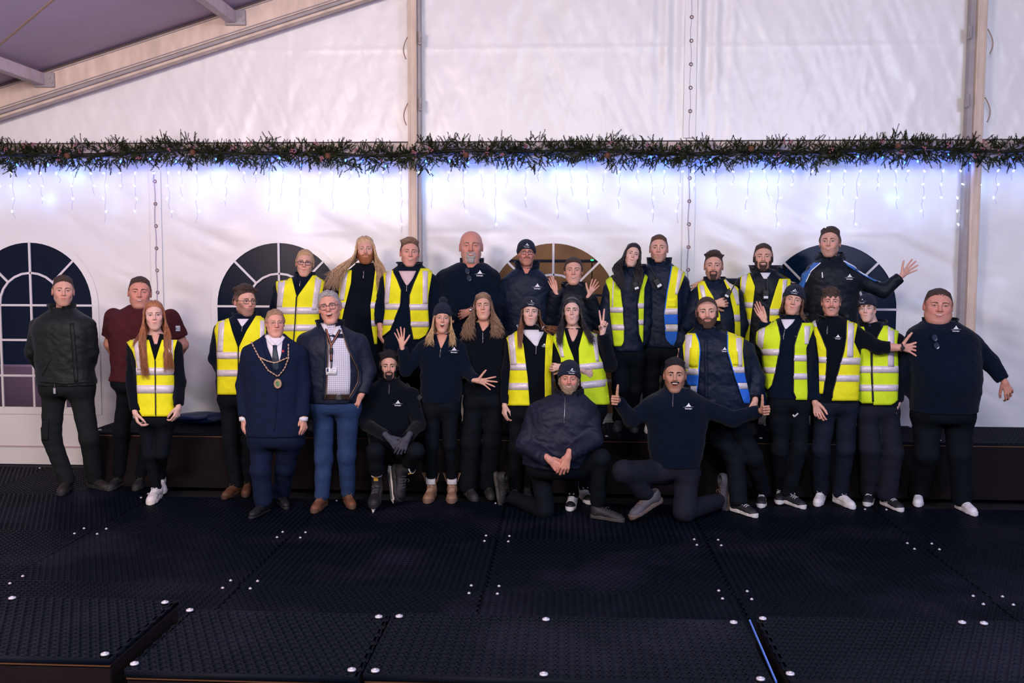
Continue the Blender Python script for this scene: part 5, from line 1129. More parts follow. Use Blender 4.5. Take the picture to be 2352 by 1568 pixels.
    # 6
    p = person('woman with tied-back blonde hair and glasses in a zipped yellow vest, back row', 8.5, ZB, (700, 573, 635, 0, 4), [(632, 684, 718), (640, 668, 730), (650, 642, 740), (670, 634, 746), (720, 638, 736), (780, 636, 738), (840, 634, 742)],
        [J((642, 662, 0), (628, 725, 0), (632, 785, -.03)), J((738, 662, 0), (746, 725, 0), (742, 790, -.03))], None, ar=(.055, .046, .038), top='navy', hp=dict(hair='short', hc='blond', top=.010, side=.006, hl=.066, amp=.0012, dir=(.1, -1, .5), bun=1, skin='fair', w=.93, jaw=.9, mouth='smile', mw=.026, glasses=('rect', .0020, (.02, .02, .025), 0), brc='ash', nose=.9, lash=.002, hcx=1), nscale=.85, hid=1,
        vest=dict(L=dict({'in': [(629, 668), (681, 681), (740, 677), (800, 672)], 'out': [(632, 633), (660, 634), (680, 638), (720, 635), (800, 632)]}, vs=[[(631, 640, 657), (705, 636, 648)]]), R=dict({'in': [(632, 718), (681, 683), (740, 679), (800, 674)], 'out': [(641, 747), (670, 741), (700, 732), (800, 738)]}, vs=[[(637, 725, 740), (712, 716, 728)]]), bands=[(705, 721), (745, 760)], zipc=[(681, 681), (678, 740), (673, 800)]), collars=[(.06, 12, .074, .072, .012, .1)], zip=(690, 645, 689, 652))
    # 7
    p = person('laughing grey-haired man in dark jacket, checked shirt and blue jeans with lanyard', 7.62, 0, (757, 667, 742, -4, -8, 4), [(744, 738, 780), (756, 718, 800), (768, 696, 826), (800, 688, 840), (860, 696, 838), (900, 704, 832), (922, 710, 830)],
        [J((702, 785, 0), (690, 850, .0), (716, 912, -.06), hand=('relaxed', -60, 'b', 1, -.1), r=(.072, .060, .05)), J((826, 788, 0), (846, 852, .0), (832, 902, -.06), hand=('relaxed', -125, 'b', -1, -.1), r=(.072, .060, .05))],
        [dict(knee=(744, 1050), foot=(729, 1172, -6), r=(.092, .074, .060)), dict(knee=(796, 1045), foot=(804, 1163, 22), r=(.092, .074, .060))], top='coat', pants='jeans', hp=dict(hair='short', hc='grey', top=.015, side=.007, hl=.072, part=.02, skin='pink', mouth='open', w=.98, jaw=1.05, nose=1.15, glasses=('aviator', .0019, (.02, .02, .025), .3), brc='salt', brow=.003, squint=.8), shoes=('low', (.16, .060, .030), (.10, .05, .03), (.2, .1, .06)),
        patches=[('checked_shirt', [(744, 744, 776), (757, 744, 790), (800, 752, 803), (860, 750, 806), (907, 750, 803)], mat_check(), .006, 't', 9), ('belt', [(905, 751, 806), (917, 751, 806)], mat('leather_belt', (.035, .018, .014), .5), .009, 't'), ('belt_buckle', [(904, 773, 785), (918, 773, 785)], M_ZIP, .013, 't')],
        lines=[('jacket_front_edge', [(744, 738), (752, 790), (748, 870), (742, 945)], 4, .014, cloth(*CL['coat'])), ('jacket_front_edge', [(788, 748), (800, 795), (828, 850), (828, 878), (804, 922)], 4, .014, cloth(*CL['coat'])), ('zip', [(747, 742), (755, 790), (752, 870), (745, 943)], .8, .018, mat('brass_zip', (.25, .15, .10), .4, metal=.6)), ('zip', [(786, 755), (797, 795), (824, 850), (823, 878), (800, 918)], .8, .018, mat('brass_zip', (.25, .15, .10), .4, metal=.6)), ('shirt_collar', [(741, 738), (748, 752), (757, 766)], 5, .016, M_WSH), ('shirt_collar', [(780, 742), (776, 754), (768, 768)], 5, .016, M_WSH)],
        collars=[(.065, 34, .090, .085, .02, .2)], wrinkle=.004)
    lanyard(p)
    # 8
    p = person('bearded man with very long blond hair over open yellow vest, back row', 8.56, ZB, (839, 543, 606, 2, -2, 4), [(606, 820, 858), (616, 808, 872), (628, 790, 884), (648, 778, 890), (700, 784, 884), (780, 786, 882), (850, 784, 884)],
        [J((790, 645, 0), (772, 715, .02), (780, 775, 0)), J((880, 645, 0), (888, 715, .02), (884, 780, 0))], None, top='black', hid=1, hp=dict(hair='long', hc='blond', tipc='sandy', top=.012, side=.010, hl=.076, part=-.004, skin='fair', w=.95, mouth='smile', beard='full', bt=.004, stubble=.4, bc='ginger', brc='sandy', squint=.75, brow=.003,
            locks=dict(n=190, L=(.235, .30, -.34, 1, .14, .16), R=(.125, .135, -.36, 1, .08, .10), wave=.008, wf=26, r=.0065)),
        vest=dict(L=dict({'in': [(620, 808), (650, 806), (712, 790), (760, 780), (800, 775)], 'out': [(625, 779), (650, 780), (700, 776), (800, 772)]}, vs=[[(625, 787, 799), (690, 779, 790)]]), R=dict({'in': [(620, 862), (662, 857), (700, 851), (747, 853), (790, 860)], 'out': [(625, 884), (660, 880), (700, 868), (790, 866)]}), bands=[(694, 708), (735, 749)]), collars=[(.035, 14, .070, .068, .01)], zip=(835, 622, 835, 634))
    # 9
    p = person('clean-shaven young man with brown quiff in open yellow vest before the centre post', 8.45, ZB, (941, 546, 612, 5, 2), [(608, 920, 964), (618, 904, 980), (628, 886, 994), (650, 880, 1000), (700, 884, 992), (760, 882, 990), (850, 882, 990)],
        [J((888, 648, 0), (872, 705, .02), (874, 750, -.05), hand=('down', 'hang', .1), bare=1, short=.03), J((992, 648, 0), (1006, 715, .02), (1002, 780, 0))], None, top='navy', hid=1, hp=dict(hair='short', hc='brown', tipc='sandy', top=.020, side=.005, hl=.060, fade=.4, amp=.0025, skin='pink', w=.99, mouth='teeth', tufts=(110, .020, 'straight'), comb=(.6, -.3, .6), brc='brown', brow=.003),
        vest=dict(bind=True, L=dict({'in': [(619, 901), (640, 912), (666, 922), (700, 920), (724, 910), (758, 897), (772, 880)], 'out': [(618, 879), (668, 884), (714, 884), (760, 877), (772, 875)]}, bands=[(697, 711), (734, 747)], vs=[[(618, 887, 900), (698, 883, 893)]]), R=dict({'in': [(616, 965), (650, 950), (678, 940), (700, 940), (747, 943), (778, 949)], 'out': [(625, 993), (678, 984), (701, 983), (753, 986), (770, 978), (779, 962)]}, bands=[(698, 712), (738, 751)], vs=[[(622, 971, 983), (698, 971, 982)]])),
        patches=[('pink_t_shirt', [(622, 916, 956), (640, 924, 948), (655, 933, 937)], mat('pale_pink_cotton', (.66, .48, .50), .8, .3, 30), .006)], collars=[(.055, 34, .086, .080, .024, .5)], zip=(934, 656, 934, 664))
    # 10
    p = person('dark-haired bearded man in black crouching in ice skates and grey gloves', 7.86, 0, (893, 806, 872, 2), [(870, 874, 914), (880, 860, 928), (892, 842, 942), (915, 836, 952), (960, 846, 950), (1000, 846, 950), (1022, 850, 948)],
        [J((850, 908, 0), (840, 975, -.12), (890, 1003, -.38), hand=('relaxed', -42, 'b', 1, -.1), glove=1, hoff=(0, 0, 0)), J((945, 908, 0), (962, 975, -.12), (938, 1003, -.40), hand=('relaxed', -118, 'b', -1, -.1), glove=1)],
        [dict(knee=(862, 1036, -.36), ank=(866, 1086, -.26), over=-.012, r=(.085, .068, .058)), dict(knee=(955, 1036, -.38), ank=(936, 1078, -.14), over=-.01, r=(.085, .068, .055))], top='black', shoes=None, hipy=.05, hp=dict(hair='short', hc='black', top=.024, side=.007, hl=.066, amp=.004, skin='fair', w=.95, jaw=.98, mouth='smile', beard='strap', bt=.0014, stubble=.5, brow=.0045, tufts=(110, .028, 'straight'), comb=(.0, -.2, 1.), hcx=1, lash=.002), collars=[(.05, 12, .072, .070, .010)], logo=(914, 925, 24), zip=(894, 882, 894, 898))
    skates(p); M_P = mat('glove_print', (.05, .35, .75), .5)
    radio(p, 974, 911, .02, 40, label='black two-way radio clipped at the side of the crouching man in skates', s=.75)
    # 11
    p = person('blonde woman in a navy bobble hat, mouth wide open, waving one hand', 7.88, 0, (1016, 697, 762, 2, 3, 4), [(762, 1000, 1032), (772, 988, 1044), (784, 968, 1060), (806, 962, 1064), (850, 968, 1058), (900, 966, 1060), (922, 970, 1056)],
        [J((972, 800, 0), (932, 850, -.04), (924, 800, -.12), hand=('open', 100, 'f', 1, .25), hsc=.86, r=(.058, .050, .042)), J((1056, 800, 0), (1072, 852, -.02), (1092, 872, -.14), hand=('spread', -8, 'f', -1), hsc=.9, r=(.058, .050, .042))],
        [dict(knee=(992, 1025), foot=(985, 1150, -4), r=(.080, .052, .038), over=-.085), dict(knee=(1033, 1025), foot=(1037, 1150, 4), r=(.080, .052, .038), over=-.085)], ar=(.055, .047, .04), top='navy', pants='pblack', hs=.95,
        hp=dict(hair='long', hc='blond', top=.006, side=.006, hl=.06, skin='fair', w=.92, jaw=.88, mouth='open', mw=.021, brc='ash', squint=1.25, nose=.9, hat=dict(z=.058, logo=0, bobble=1, tall=.01, tilt=.5), locks=dict(n=110, L=(.10, .105, -.235, 1, .05, .07), R=(.095, .10, -.235, 1, .05, .06), wave=.006, wf=30, r=.0065)), nscale=.82,
        skinv=[[(764, 1002, 1030), (780, 1006, 1024), (800, 1012, 1014)]], shoes=('boot', (.27, .15, .09), (.17, .10, .07), (.45, .3, .2)), collars=[(.045, 34, .078, .074, .02, .3)], logo=(1043, 803, 25), zip=(1012, 802, 1011, 815))
    boots(p)
    # 12
    p = person('bald man with a grey goatee in a navy fleece, hands clasped, back row', 8.5, ZB, (1082, 531, 603, 0, 0), [(600, 1060, 1108), (608, 1044, 1122), (618, 1018, 1136), (640, 1008, 1140), (700, 1012, 1136), (760, 1010, 1136), (850, 1012, 1134)],
        [J((1018, 640, 0), (1006, 705, -.03), (1040, 738, -.24), r=(.072, .062, .05)), J((1132, 640, 0), (1138, 700, -.03), (1088, 712, -.25), hand=('grip', 200, 'b', 1, -.05), r=(.072, .062, .046), hsc=1.1)], None, top='navy', hid=1, depth=.68, belly=.03, nscale=1.15, hp=dict(hair='bald', hc='grey', skin='ruddy', w=1.03, jaw=1.04, fat=.25, mouth='teeth', beard='goatee', bt=.005, bc='grey', stubble=.25, brc='salt', squint=.55, nose=1.1),
        patches=[], collars=[(.06, 20, .088, .082, .012)], logo=(1102, 627, 25), skinv=[[(602, 1068, 1100), (614, 1075, 1086)]])
    shades(p, 1076, 630, 'folded sunglasses hanging from the collar of the bald man in the back row'); watch(p, (1082, 712, -.25), (1, 0, 0), mat('steel', (.5, .5, .52), .25, metal=.9))
    # 13
    p = person('woman with long wavy brown hair and hoop earrings in dark fleece and trousers', 7.98, 0, (1110, 673, 733, -2, -2, 4), [(734, 1098, 1126), (746, 1086, 1140), (760, 1066, 1160), (785, 1062, 1164), (840, 1070, 1156), (890, 1068, 1158), (905, 1068, 1158)],
        [J((1070, 785, 0), (1062, 850, 0), (1070, 900, 0)), J((1156, 782, 0), (1166, 850, 0), (1156, 905, 0))], [dict(foot=(1084, 1146, 22), r=(.094, .080, .084)), dict(foot=(1125, 1142, 12), r=(.094, .080, .084))], top='black', pants='pblack', ar=(.055, .048, .042),
        hp=dict(hair='long', hc='brown', tipc='sandy', top=.012, side=.010, hl=.072, skin='fair', w=.95, jaw=.95, mouth='smile', lipf=1.3, fat=.2, brc='dark', brow=.004, squint=.7, lash=.0024, hoops=1, locks=dict(n=200, L=(.135, .145, -.29, 1, .09, .12), R=(.115, .125, -.28, 1, .08, .11), wave=.014, wf=38, r=.0075)), nscale=.85,
        skinv=[[(736, 1098, 1126), (748, 1103, 1122), (760, 1108, 1111)]], shoes=BB[:4] + (dict(stripes='3'),), collars=[(.03, 34, .074, .070, .02, .3)], zip=(1109, 762, 1109, 782))
    # 14
    p = person('man in a navy beanie and glasses in a navy hooded jacket, back row', 8.5, ZB, (1209, 552, 610, 4, 0, 4), [(612, 1192, 1230), (622, 1178, 1240), (634, 1158, 1256), (660, 1150, 1264), (710, 1152, 1262), (780, 1152, 1262), (850, 1152, 1262)],
        [J((1160, 660, 0), (1152, 730, 0), (1162, 795, -.03)), J((1256, 660, 0), (1264, 730, 0), (1256, 795, -.03))], None, top='shell', hid=1, hp=dict(hair='bald', hc='brown', skin='ruddy', w=.96, mouth='smile', stubble=.25, beard='mustache', bt=.0012, mt=.0014, bc='brown', glasses=('rect', .0018, (.02, .02, .03), .2), squint=.8, hat=dict(z=.046, lx=.0)), collars=[(.08, 24, .088, .084, .018), (.035, 10, .070, .068, .0, 0, None, .0)], logo=(1234, 657, 24), skinv=[[(610, 1198, 1222), (628, 1206, 1212)]], wrinkle=.006)
    # 15
    p = person('young woman in navy beanie with long brown hair, yellow vest over white hooded top', 7.9, 0, (1219, 684, 747, 0, 2, 2), [(748, 1206, 1232), (758, 1194, 1248), (770, 1176, 1262), (795, 1170, 1268), (850, 1174, 1266), (900, 1170, 1266), (932, 1170, 1266)],
        [J((1176, 790, 0), (1164, 858, 0), (1160, 925, -.03), hand=('down', 'hang', .1)), J((1262, 790, 0), (1296, 850, -.06), (1333, 850, -.16), hand=('grip', -20, 'b', -1, .0))], [dict(foot=(1180, 1150, -5)), dict(foot=(1212, 1146, 5))], ar=(.052, .044, .037), top='black', hs=.92,
        hp=dict(hair='long', hc='brown', tipc='red', top=.006, side=.006, hl=.06, skin='pale', w=.94, jaw=.88, mouth='smile', lipf=1.3, nose=.85, brc='brown', lash=.0026, squint=1.05, hat=dict(z=.062, lx=-.0), locks=dict(n=120, L=(.085, .085, -.31, 1, .05, .05), R=(.14, .22, -.17, 0, .06, .10), wave=.002, wf=24, r=.0065)), nscale=.8,
        vest=dict(L=dict({'in': [(760, 1188), (790, 1202), (821, 1206), (867, 1212), (931, 1217)], 'out': [(762, 1157), (785, 1166), (840, 1172), (913, 1166), (931, 1166)]}, bands=[(834, 850), (879, 895)], vs=[[(757, 1165, 1180), (838, 1173, 1187)]]), R=dict({'in': [(758, 1258), (790, 1253), (864, 1251), (931, 1252)], 'out': [(760, 1285), (790, 1270), (864, 1266), (931, 1268)]}, bands=[])),
        patches=[('white_hooded_top', [(757, 1196, 1250), (766, 1203, 1248), (780, 1216, 1240), (794, 1229, 1235)], M_WSH, .007)], collars=[(.03, 62, .090, .082, .02, .2, M_WSH)], zip=(1232, 794, 1231, 808), logo=(1250, 792, 16))
    # 16
    p = person('woman with tied-back dark hair holding both hands up, back row', 8.52, ZB, (1317, 591, 652, 0, 0), [(654, 1302, 1334), (664, 1288, 1348), (676, 1276, 1360), (700, 1272, 1364), (750, 1278, 1360), (850, 1278, 1360)],
        [J((1284, 692, 0), (1262, 738, -.05), (1276, 674, -.14), hand=('flat', 112, 'f', 1, .35), hsc=.82, r=(.062, .060, .052)), J((1352, 692, 0), (1378, 742, -.05), (1354, 680, -.14), hand=('open', 62, 'f', -1, .35), hsc=.82, r=(.062, .060, .052))], None, top='bjack', hid=1, hs=.92, nscale=.85,
        hp=dict(hair='short', hc='dark', top=.009, side=.005, hl=.070, amp=.001, bun=1, skin='fair', w=.97, jaw=.97, mouth='teeth', mw=.021, fat=.2, squint=.75, brc='brown', brow=.003, blush=1.3), collars=[(.055, 44, .090, .085, .02, .3), (.015, 0, .066, .064, .01, 0, M_BIND, -.01, .02)])
    # 17
    p = person('young woman with long straight black hair in a yellow vest making a peace sign', 7.87, 0, (1314, 684, 745, -2, -2, 4), [(748, 1302, 1328), (758, 1290, 1346), (770, 1278, 1372), (795, 1276, 1378), (850, 1282, 1384), (900, 1284, 1392), (930, 1286, 1396)],
        [J((1284, 790, 0), (1296, 850, -.03), (1296, 842, -.16), hand=('grip', 185, 'b', 1, -.1)), J((1372, 792, 0), (1402, 838, -.03), (1385, 766, -.13), hand=('peace', 82, 'f', -1), r=(.056, .054, .046))],
        [dict(knee=(1312, 1050), foot=(1311, 1167, -8), r=(.08, .058, .048)), dict(knee=(1348, 1045), foot=(1347, 1152, 12), r=(.08, .058, .048))], ar=(.052, .044, .037), top='black', hs=.92, nscale=.82,
        hp=dict(hair='long', hc='black', top=.010, side=.009, hl=.076, skin='pale', w=.94, jaw=.88, mouth='teeth', mw=.018, lipf=1.3, nose=.85, brow=.0045, lash=.0034, squint=1.0, locks=dict(n=190, L=(.105, .115, -.30, 1, .07, .06), R=(.12, .175, -.29, 1, .06, .06), wave=.002, wf=24, r=.007)),
        skinv=[[(748, 1302, 1330), (768, 1308, 1326), (784, 1314, 1318)]], shoes=('high', (.72, .72, .78), (.72, .70, .74), (.75, .75, .8), dict(stripes='swoosh', toe=(.014, .014, .02))),
        vest=dict(lime=True, L=dict({'in': [(758, 1296), (790, 1305), (823, 1318), (929, 1322)], 'out': [(757, 1270), (780, 1270), (823, 1288), (929, 1288)]}, bands=[(840, 856), (886, 902)], vs=[[(757, 1273, 1285), (820, 1288, 1296)]]), R=dict({'in': [(758, 1340), (800, 1329), (830, 1330), (929, 1338)], 'out': [(748, 1376), (778, 1371), (813, 1376), (845, 1389), (900, 1398), (928, 1401)]}, bands=[(836, 851, -6), (877, 893, -7)], vs=[[(748, 1355, 1370), (830, 1369, 1376)]])), collars=[(.035, 36, .078, .074, .02, .3)])
    # 20 and 19
    p = person('tall man in navy jacket and yellow and blue vest beside the black-haired woman', 8.52, ZB, (1513, 540, 602, -2, 0, 2), [(602, 1494, 1534), (612, 1480, 1550), (624, 1472, 1568), (650, 1468, 1574), (700, 1474, 1570), (760, 1474, 1566), (796, 1476, 1566)],
        [J((1478, 650, 0), (1472, 720, 0), (1480, 780, 0)), J((1566, 650, 0), (1582, 725, 0), (1562, 788, -.05), hand=('relaxed', 'hang', .1))], [dict(foot=(1490, 992, -8), r=(.09, .072, .06)), dict(foot=(1535, 992, 8), r=(.09, .072, .06))], top='shell', hid=1, wrinkle=.006,
        hp=dict(hair='short', hc='brown', top=.012, side=.004, hl=.070, fade=.7, skin='fair', w=.97, jaw=1., mouth='smile', stubble=.3, brow=.0038), shoes=SHW,
        vest=dict(bbind=True, L=dict({'in': [(628, 1481), (662, 1478), (785, 1475)], 'out': [(628, 1476), (662, 1469), (785, 1467)]}), R=dict({'in': [(611, 1543), (640, 1538), (672, 1532), (719, 1526), (778, 1530), (793, 1544)], 'out': [(620, 1577), (650, 1566), (676, 1556), (754, 1557), (780, 1554), (793, 1548)]}, bands=[(708, 722), (746, 761)], blue=[(722, 745), (761, 792)], vs=[[(618, 1558, 1570), (660, 1552, 1560), (676, 1550, 1556)]], pockets=[[(688, 1533, 1553), (705, 1533, 1553)]])), collars=[(.075, 24, .086, .082, .018), (.04, 10, .070, .068, .0)])
    radio(p, 1510, 650, .0, -32, label='black two-way radio on the chest of the tall man in the yellow and blue vest', s=1.)
    p = person('black-haired woman in a yellow vest leaning her head on the tall man beside her', 8.42, ZB, (1452, 559, 613, 4, 13, 6), [(616, 1440, 1468), (626, 1420, 1478), (638, 1402, 1484), (660, 1396, 1488), (720, 1402, 1482), (760, 1402, 1478), (805, 1404, 1478)],
        [J((1402, 664, 0), (1388, 736, 0), (1406, 795, -.03), r=(.062, .056, .046)), J((1480, 664, 0), (1484, 736, 0), (1478, 790, 0))], [dict(foot=(1418, 988, -10), knee=(1424, 890)), dict(foot=(1452, 990, 10), knee=(1458, 890))], top='shell', hid=1, nscale=.8,
        hp=dict(hair='long', hc='black', top=.012, side=.011, hl=.076, skin='pale', w=.92, jaw=.88, mouth='smile', lipf=1.1, nose=.9, brow=.003, lash=.002, locks=dict(n=190, L=(.13, .05, -.36, 1, .10, .10), R=(.10, .10, -.36, 1, .10, .10), wave=.009, wf=30, r=.0075)),
        vest=dict(lime=True, bind=True, L=dict({'in': [(629, 1398), (648, 1414), (665, 1426), (705, 1431), (757, 1434), (785, 1434), (795, 1428)], 'out': [(627, 1384), (672, 1400), (719, 1401), (794, 1410)]}, bands=[(705, 718), (745, 758)], vs=[[(645, 1407, 1410), (705, 1405, 1408)]]), R=dict({'in': [(631, 1480), (662, 1470), (695, 1465), (766, 1467), (786, 1474)], 'out': [(631, 1490), (662, 1480), (786, 1477)]}, bands=[(696, 708), (734, 746)])), collars=[(.07, 30, .088, .084, .02, .2)])
    hood(p, .04, .10); radio(p, 1460, 656, .0, -18, label='black two-way radio on the chest of the black-haired woman', s=.85)
    # 24
    p = person('bearded man with a wide jacket collar in a yellow vest, arm around his neighbour', 8.56, ZB, (1753, 560, 621, -1, 0), [(620, 1734, 1776), (630, 1720, 1792), (640, 1708, 1806), (662, 1702, 1814), (720, 1708, 1806), (850, 1706, 1806)],
        [J((1712, 656, 0), (1660, 652, .10), (1620, 646, .02), hand=('down', 215, 'b', 1, -.35), r=(.062, .052, .044)), J((1806, 662, 0), (1816, 730, 0), (1810, 790, 0))], None, top='bjack', hid=1, hp=dict(hair='short', hc='dark', top=.010, side=.003, hl=.068, fade=.7, skin='fair', w=1., mouth='teeth', beard='strap', bt=.0018, stubble=.25, brow=.0035, squint=.75),
        vest=dict(L=dict({'in': [(622, 1720), (658, 1734), (694, 1730), (745, 1723), (790, 1720)], 'out': [(622, 1703), (650, 1700), (730, 1702), (790, 1702)]}, bands=[(694, 707), (733, 746)], vs=[[(622, 1705, 1718), (674, 1701, 1710)]]), R=dict({'in': [(640, 1790), (663, 1782), (709, 1768), (790, 1766)], 'out': [(642, 1817), (700, 1812), (790, 1810)]}, bands=[(709, 724)], vs=[[(642, 1798, 1808), (700, 1794, 1804)]])),
        patches=[('white_t_shirt', [(626, 1746, 1770), (640, 1754, 1762)], M_WSH, .005)], collars=[(.075, 40, .098, .090, .035, .8, cloth('grey_collar', (.022, .022, .030)))])
    radio(p, 1757, 676, .0, 0, label='black two-way radio on the chest of the bearded man in the wide collar', s=.95)
    # 21
    p = person('man with curly-topped hair and short beard holding a radio to his chest, back row', 8.44, ZB, (1639, 577, 642, -2, 0), [(642, 1622, 1660), (652, 1608, 1674), (662, 1594, 1690), (685, 1590, 1698), (730, 1596, 1696), (850, 1596, 1696)],
        [J((1602, 680, 0), (1584, 745, -.05), (1632, 700, -.22), hand=('grip', 8, 'b', -1, -.1), r=(.064, .058, .048), hsc=1.1), J((1690, 680, 0), (1704, 745, 0), (1694, 790, 0))], None, top='shell', hid=1, hp=dict(hair='short', hc='dark', top=.024, side=.004, hl=.066, fade=.9, amp=.005, frq=90, tufts=(100, .03, 'curl'), skin='fair', w=.97, mouth='neutral', beard='goatee', bt=.0014, mt=.0012, stubble=.45, bc='dark', brow=.0034),
        vest=dict(L=dict({'in': [(645, 1618), (660, 1625), (679, 1637), (700, 1645), (722, 1654), (790, 1656)], 'out': [(655, 1602), (684, 1605), (730, 1610), (790, 1612)]}, vs=[[(655, 1606, 1616), (684, 1612, 1622)]]), R=dict({'in': [(640, 1661), (673, 1675), (717, 1685), (745, 1688), (790, 1688)], 'out': [(642, 1680), (663, 1696), (745, 1701), (790, 1701)]}, bands=[(722, 738)], vs=[[(642, 1664, 1676), (668, 1682, 1694), (700, 1692, 1699)]])), collars=[(.055, 16, .076, .074, .012)])
    radio(p, 1668, 674, .05, 28, ant=(0, 1.6), label='black two-way radio held against the chest of the curly-haired man', s=.8)
    # 22
    p = person('shaven-headed bearded young man in big navy jacket, yellow and blue vest, front row', 7.76, 0, (1624, 682, 752, 0, -3), [(752, 1604, 1646), (762, 1590, 1668), (772, 1574, 1700), (800, 1566, 1720), (860, 1574, 1724), (925, 1584, 1724), (948, 1590, 1720)],
        [J((1582, 800, 0), (1566, 870, .02), (1590, 920, -.03)), J((1712, 805, 0), (1736, 868, 0), (1734, 912, -.08), hand=('relaxed', 'hang', .1), r=(.074, .066, .056))], [dict(knee=(1688, 1050), foot=(1716, 1183, 34), r=(.095, .078, .068)), dict(knee=(1730, 1050), foot=(1748, 1160, -15), r=(.092, .075, .066))], top='shell', wrinkle=.007, depth=.66,
        hp=dict(hair='short', hc='dark', top=.002, side=.002, hl=.066, fade=.3, amp=.0003, scalp=.5, tufts=(1, .002, 'straight'), skin='fair', w=.98, jaw=1.0, mouth='smile', beard='full', bt=.0014, stubble=.35, bc='brown', brow=.0036, brc='dark', squint=.85), shoes=BW,
        vest=dict(bbind=True, L=dict({'in': [(765, 1598), (785, 1606), (806, 1608), (860, 1604), (900, 1600)], 'out': [(768, 1578), (793, 1568), (857, 1574), (900, 1582)]}, bands=[(846, 861), (887, 902)], blue=[(861, 886)], vs=[[(768, 1574, 1590), (846, 1572, 1584)]], pockets=[[(798, 1584, 1604), (842, 1582, 1602)]]), R=dict({'in': [(745, 1671), (806, 1671), (862, 1688), (926, 1710)], 'out': [(750, 1714), (780, 1708), (806, 1706), (860, 1711), (913, 1723), (926, 1722)]}, bands=[(842, 856), (879, 893)], blue=[(856, 879), (893, 926)], vs=[[(747, 1689, 1704), (842, 1693, 1705)]], pockets=[[(806, 1681, 1694), (838, 1684, 1696)]])),
        collars=[(.085, 24, .090, .088, .02, .1), (.05, 8, .072, .07)], logo=(1664, 802, 20), lines=[('placket', [(1621, 770), (1622, 860), (1622, 945)], 4, .005, cloth(*CL['shell']))])
    # 26
    p = person('tall man in black jacket with blue shoulders, one open hand stretched out', 8.5, ZB, (1906, 522, 590, -8, 0, 3), [(590, 1886, 1930), (600, 1874, 1944), (612, 1854, 1964), (636, 1846, 1976), (700, 1852, 1970), (850, 1852, 1968)],
        [J((1856, 645, 0), (1842, 695, .05), (1818, 655, .10), hand=('down', 170, 'b', 1, -.3)), J((1964, 642, 0), (2030, 668, -.03), (2068, 636, -.06), hand=('open', 40, 'f', -1, .3), r=(.066, .058, .046), hsc=.92)], None, top='bjack', hid=1,
        hp=dict(hair='short', hc='dark', top=.018, side=.006, hl=.060, amp=.002, part=-.035, dir=(1, -.5, .1), skin='fair', w=.96, mouth='teeth', mw=.02, stubble=.25, brow=.0036, tufts=(110, .016, 'straight'), comb=(.8, -.3, .4)), collars=[(.075, 22, .088, .084, .014)],
        logo=(1951, 635, 24), patches=[('blue_shoulder_panel', [(603, 1868, 1882), (618, 1848, 1866), (640, 1836, 1852), (672, 1832, 1842)], mat('blue_shell', (.03, .15, .50), .6, .8, 16), .010), ('blue_shoulder_panel', [(598, 1938, 1952), (608, 1944, 1982), (620, 1962, 2000), (634, 1986, 2020), (646, 2010, 2030)], mat('blue_shell', (.03, .15, .50), .6, .8, 16), .010)],
        lines=[('white_piping', [(1884, 603), (1862, 622), (1850, 648)], 1., .013, M_LOGO), ('white_piping', [(1937, 599), (1962, 612), (1976, 625), (1992, 634), (2022, 646)], 1., .013, M_LOGO), ('zip_pocket', [(1888, 625), (1889, 638)], 1.2, .006, M_LOGO)])
    hood(p, .038, .095, gap=40)
    # 27
    p = person('young man with dark fringe and thin moustache, arm stretched across his neighbour', 7.86, 0, (1909, 660, 724, 0, 0), [(728, 1888, 1932), (738, 1874, 1950), (750, 1860, 1972), (775, 1858, 1976), (830, 1868, 1972), (900, 1870, 1970), (920, 1872, 1970)],
        [J((1868, 775, 0), (1858, 850, .03), (1868, 905, 0)), J((1968, 768, 0), (2016, 797, -.14), (2064, 798, -.20), hand=('spread', -2, 'f', -1, 0), bare=1, short=.06, r=(.062, .054, .044), hsc=1.05)], [dict(knee=(1886, 1030), foot=(1880, 1157, -24), r=(.085, .072, .062)), dict(knee=(1942, 1030), foot=(1944, 1163, 16), r=(.085, .072, .062))], top='black', pants='djean',
        hp=dict(hair='short', hc='dark', top=.020, side=.007, hl=.050, fringe=.046, amp=.004, skin='pink', w=.95, mouth='teeth', mw=.019, beard='mustache', bt=.0010, mt=.0012, bc='brown', brow=.0036, tufts=(80, .026, 'straight'), comb=(.3, -.9, .2), blush=1.3), shoes=SHW,
        vest=dict(bind=True, L=dict({'in': [(740, 1872), (775, 1888), (803, 1899), (849, 1898), (904, 1891)], 'out': [(736, 1852), (775, 1874), (821, 1880), (904, 1882)]}, bands=[(819, 833), (861, 875)], vs=[[(733, 1856, 1872), (750, 1862, 1876)]]), R=dict({'in': [(735, 1944), (775, 1943), (806, 1938), (849, 1926), (900, 1912), (914, 1911)], 'out': [(739, 1971), (785, 1962), (817, 1977), (867, 1974), (920, 1972)]}, bands=[(821, 837), (861, 876)], vs=[[(735, 1948, 1962), (820, 1945, 1959)]])), collars=[(.055, 34, .086, .080, .026, .6), (.015, 0, .066, .064, .01, 0, M_BIND, -.012, .02)], zip=(1901, 748, 1899, 762), logo=(1924, 773, 20))
    watch(p, (2070, 798, -.2), (1, 0, 0), M_BIND)
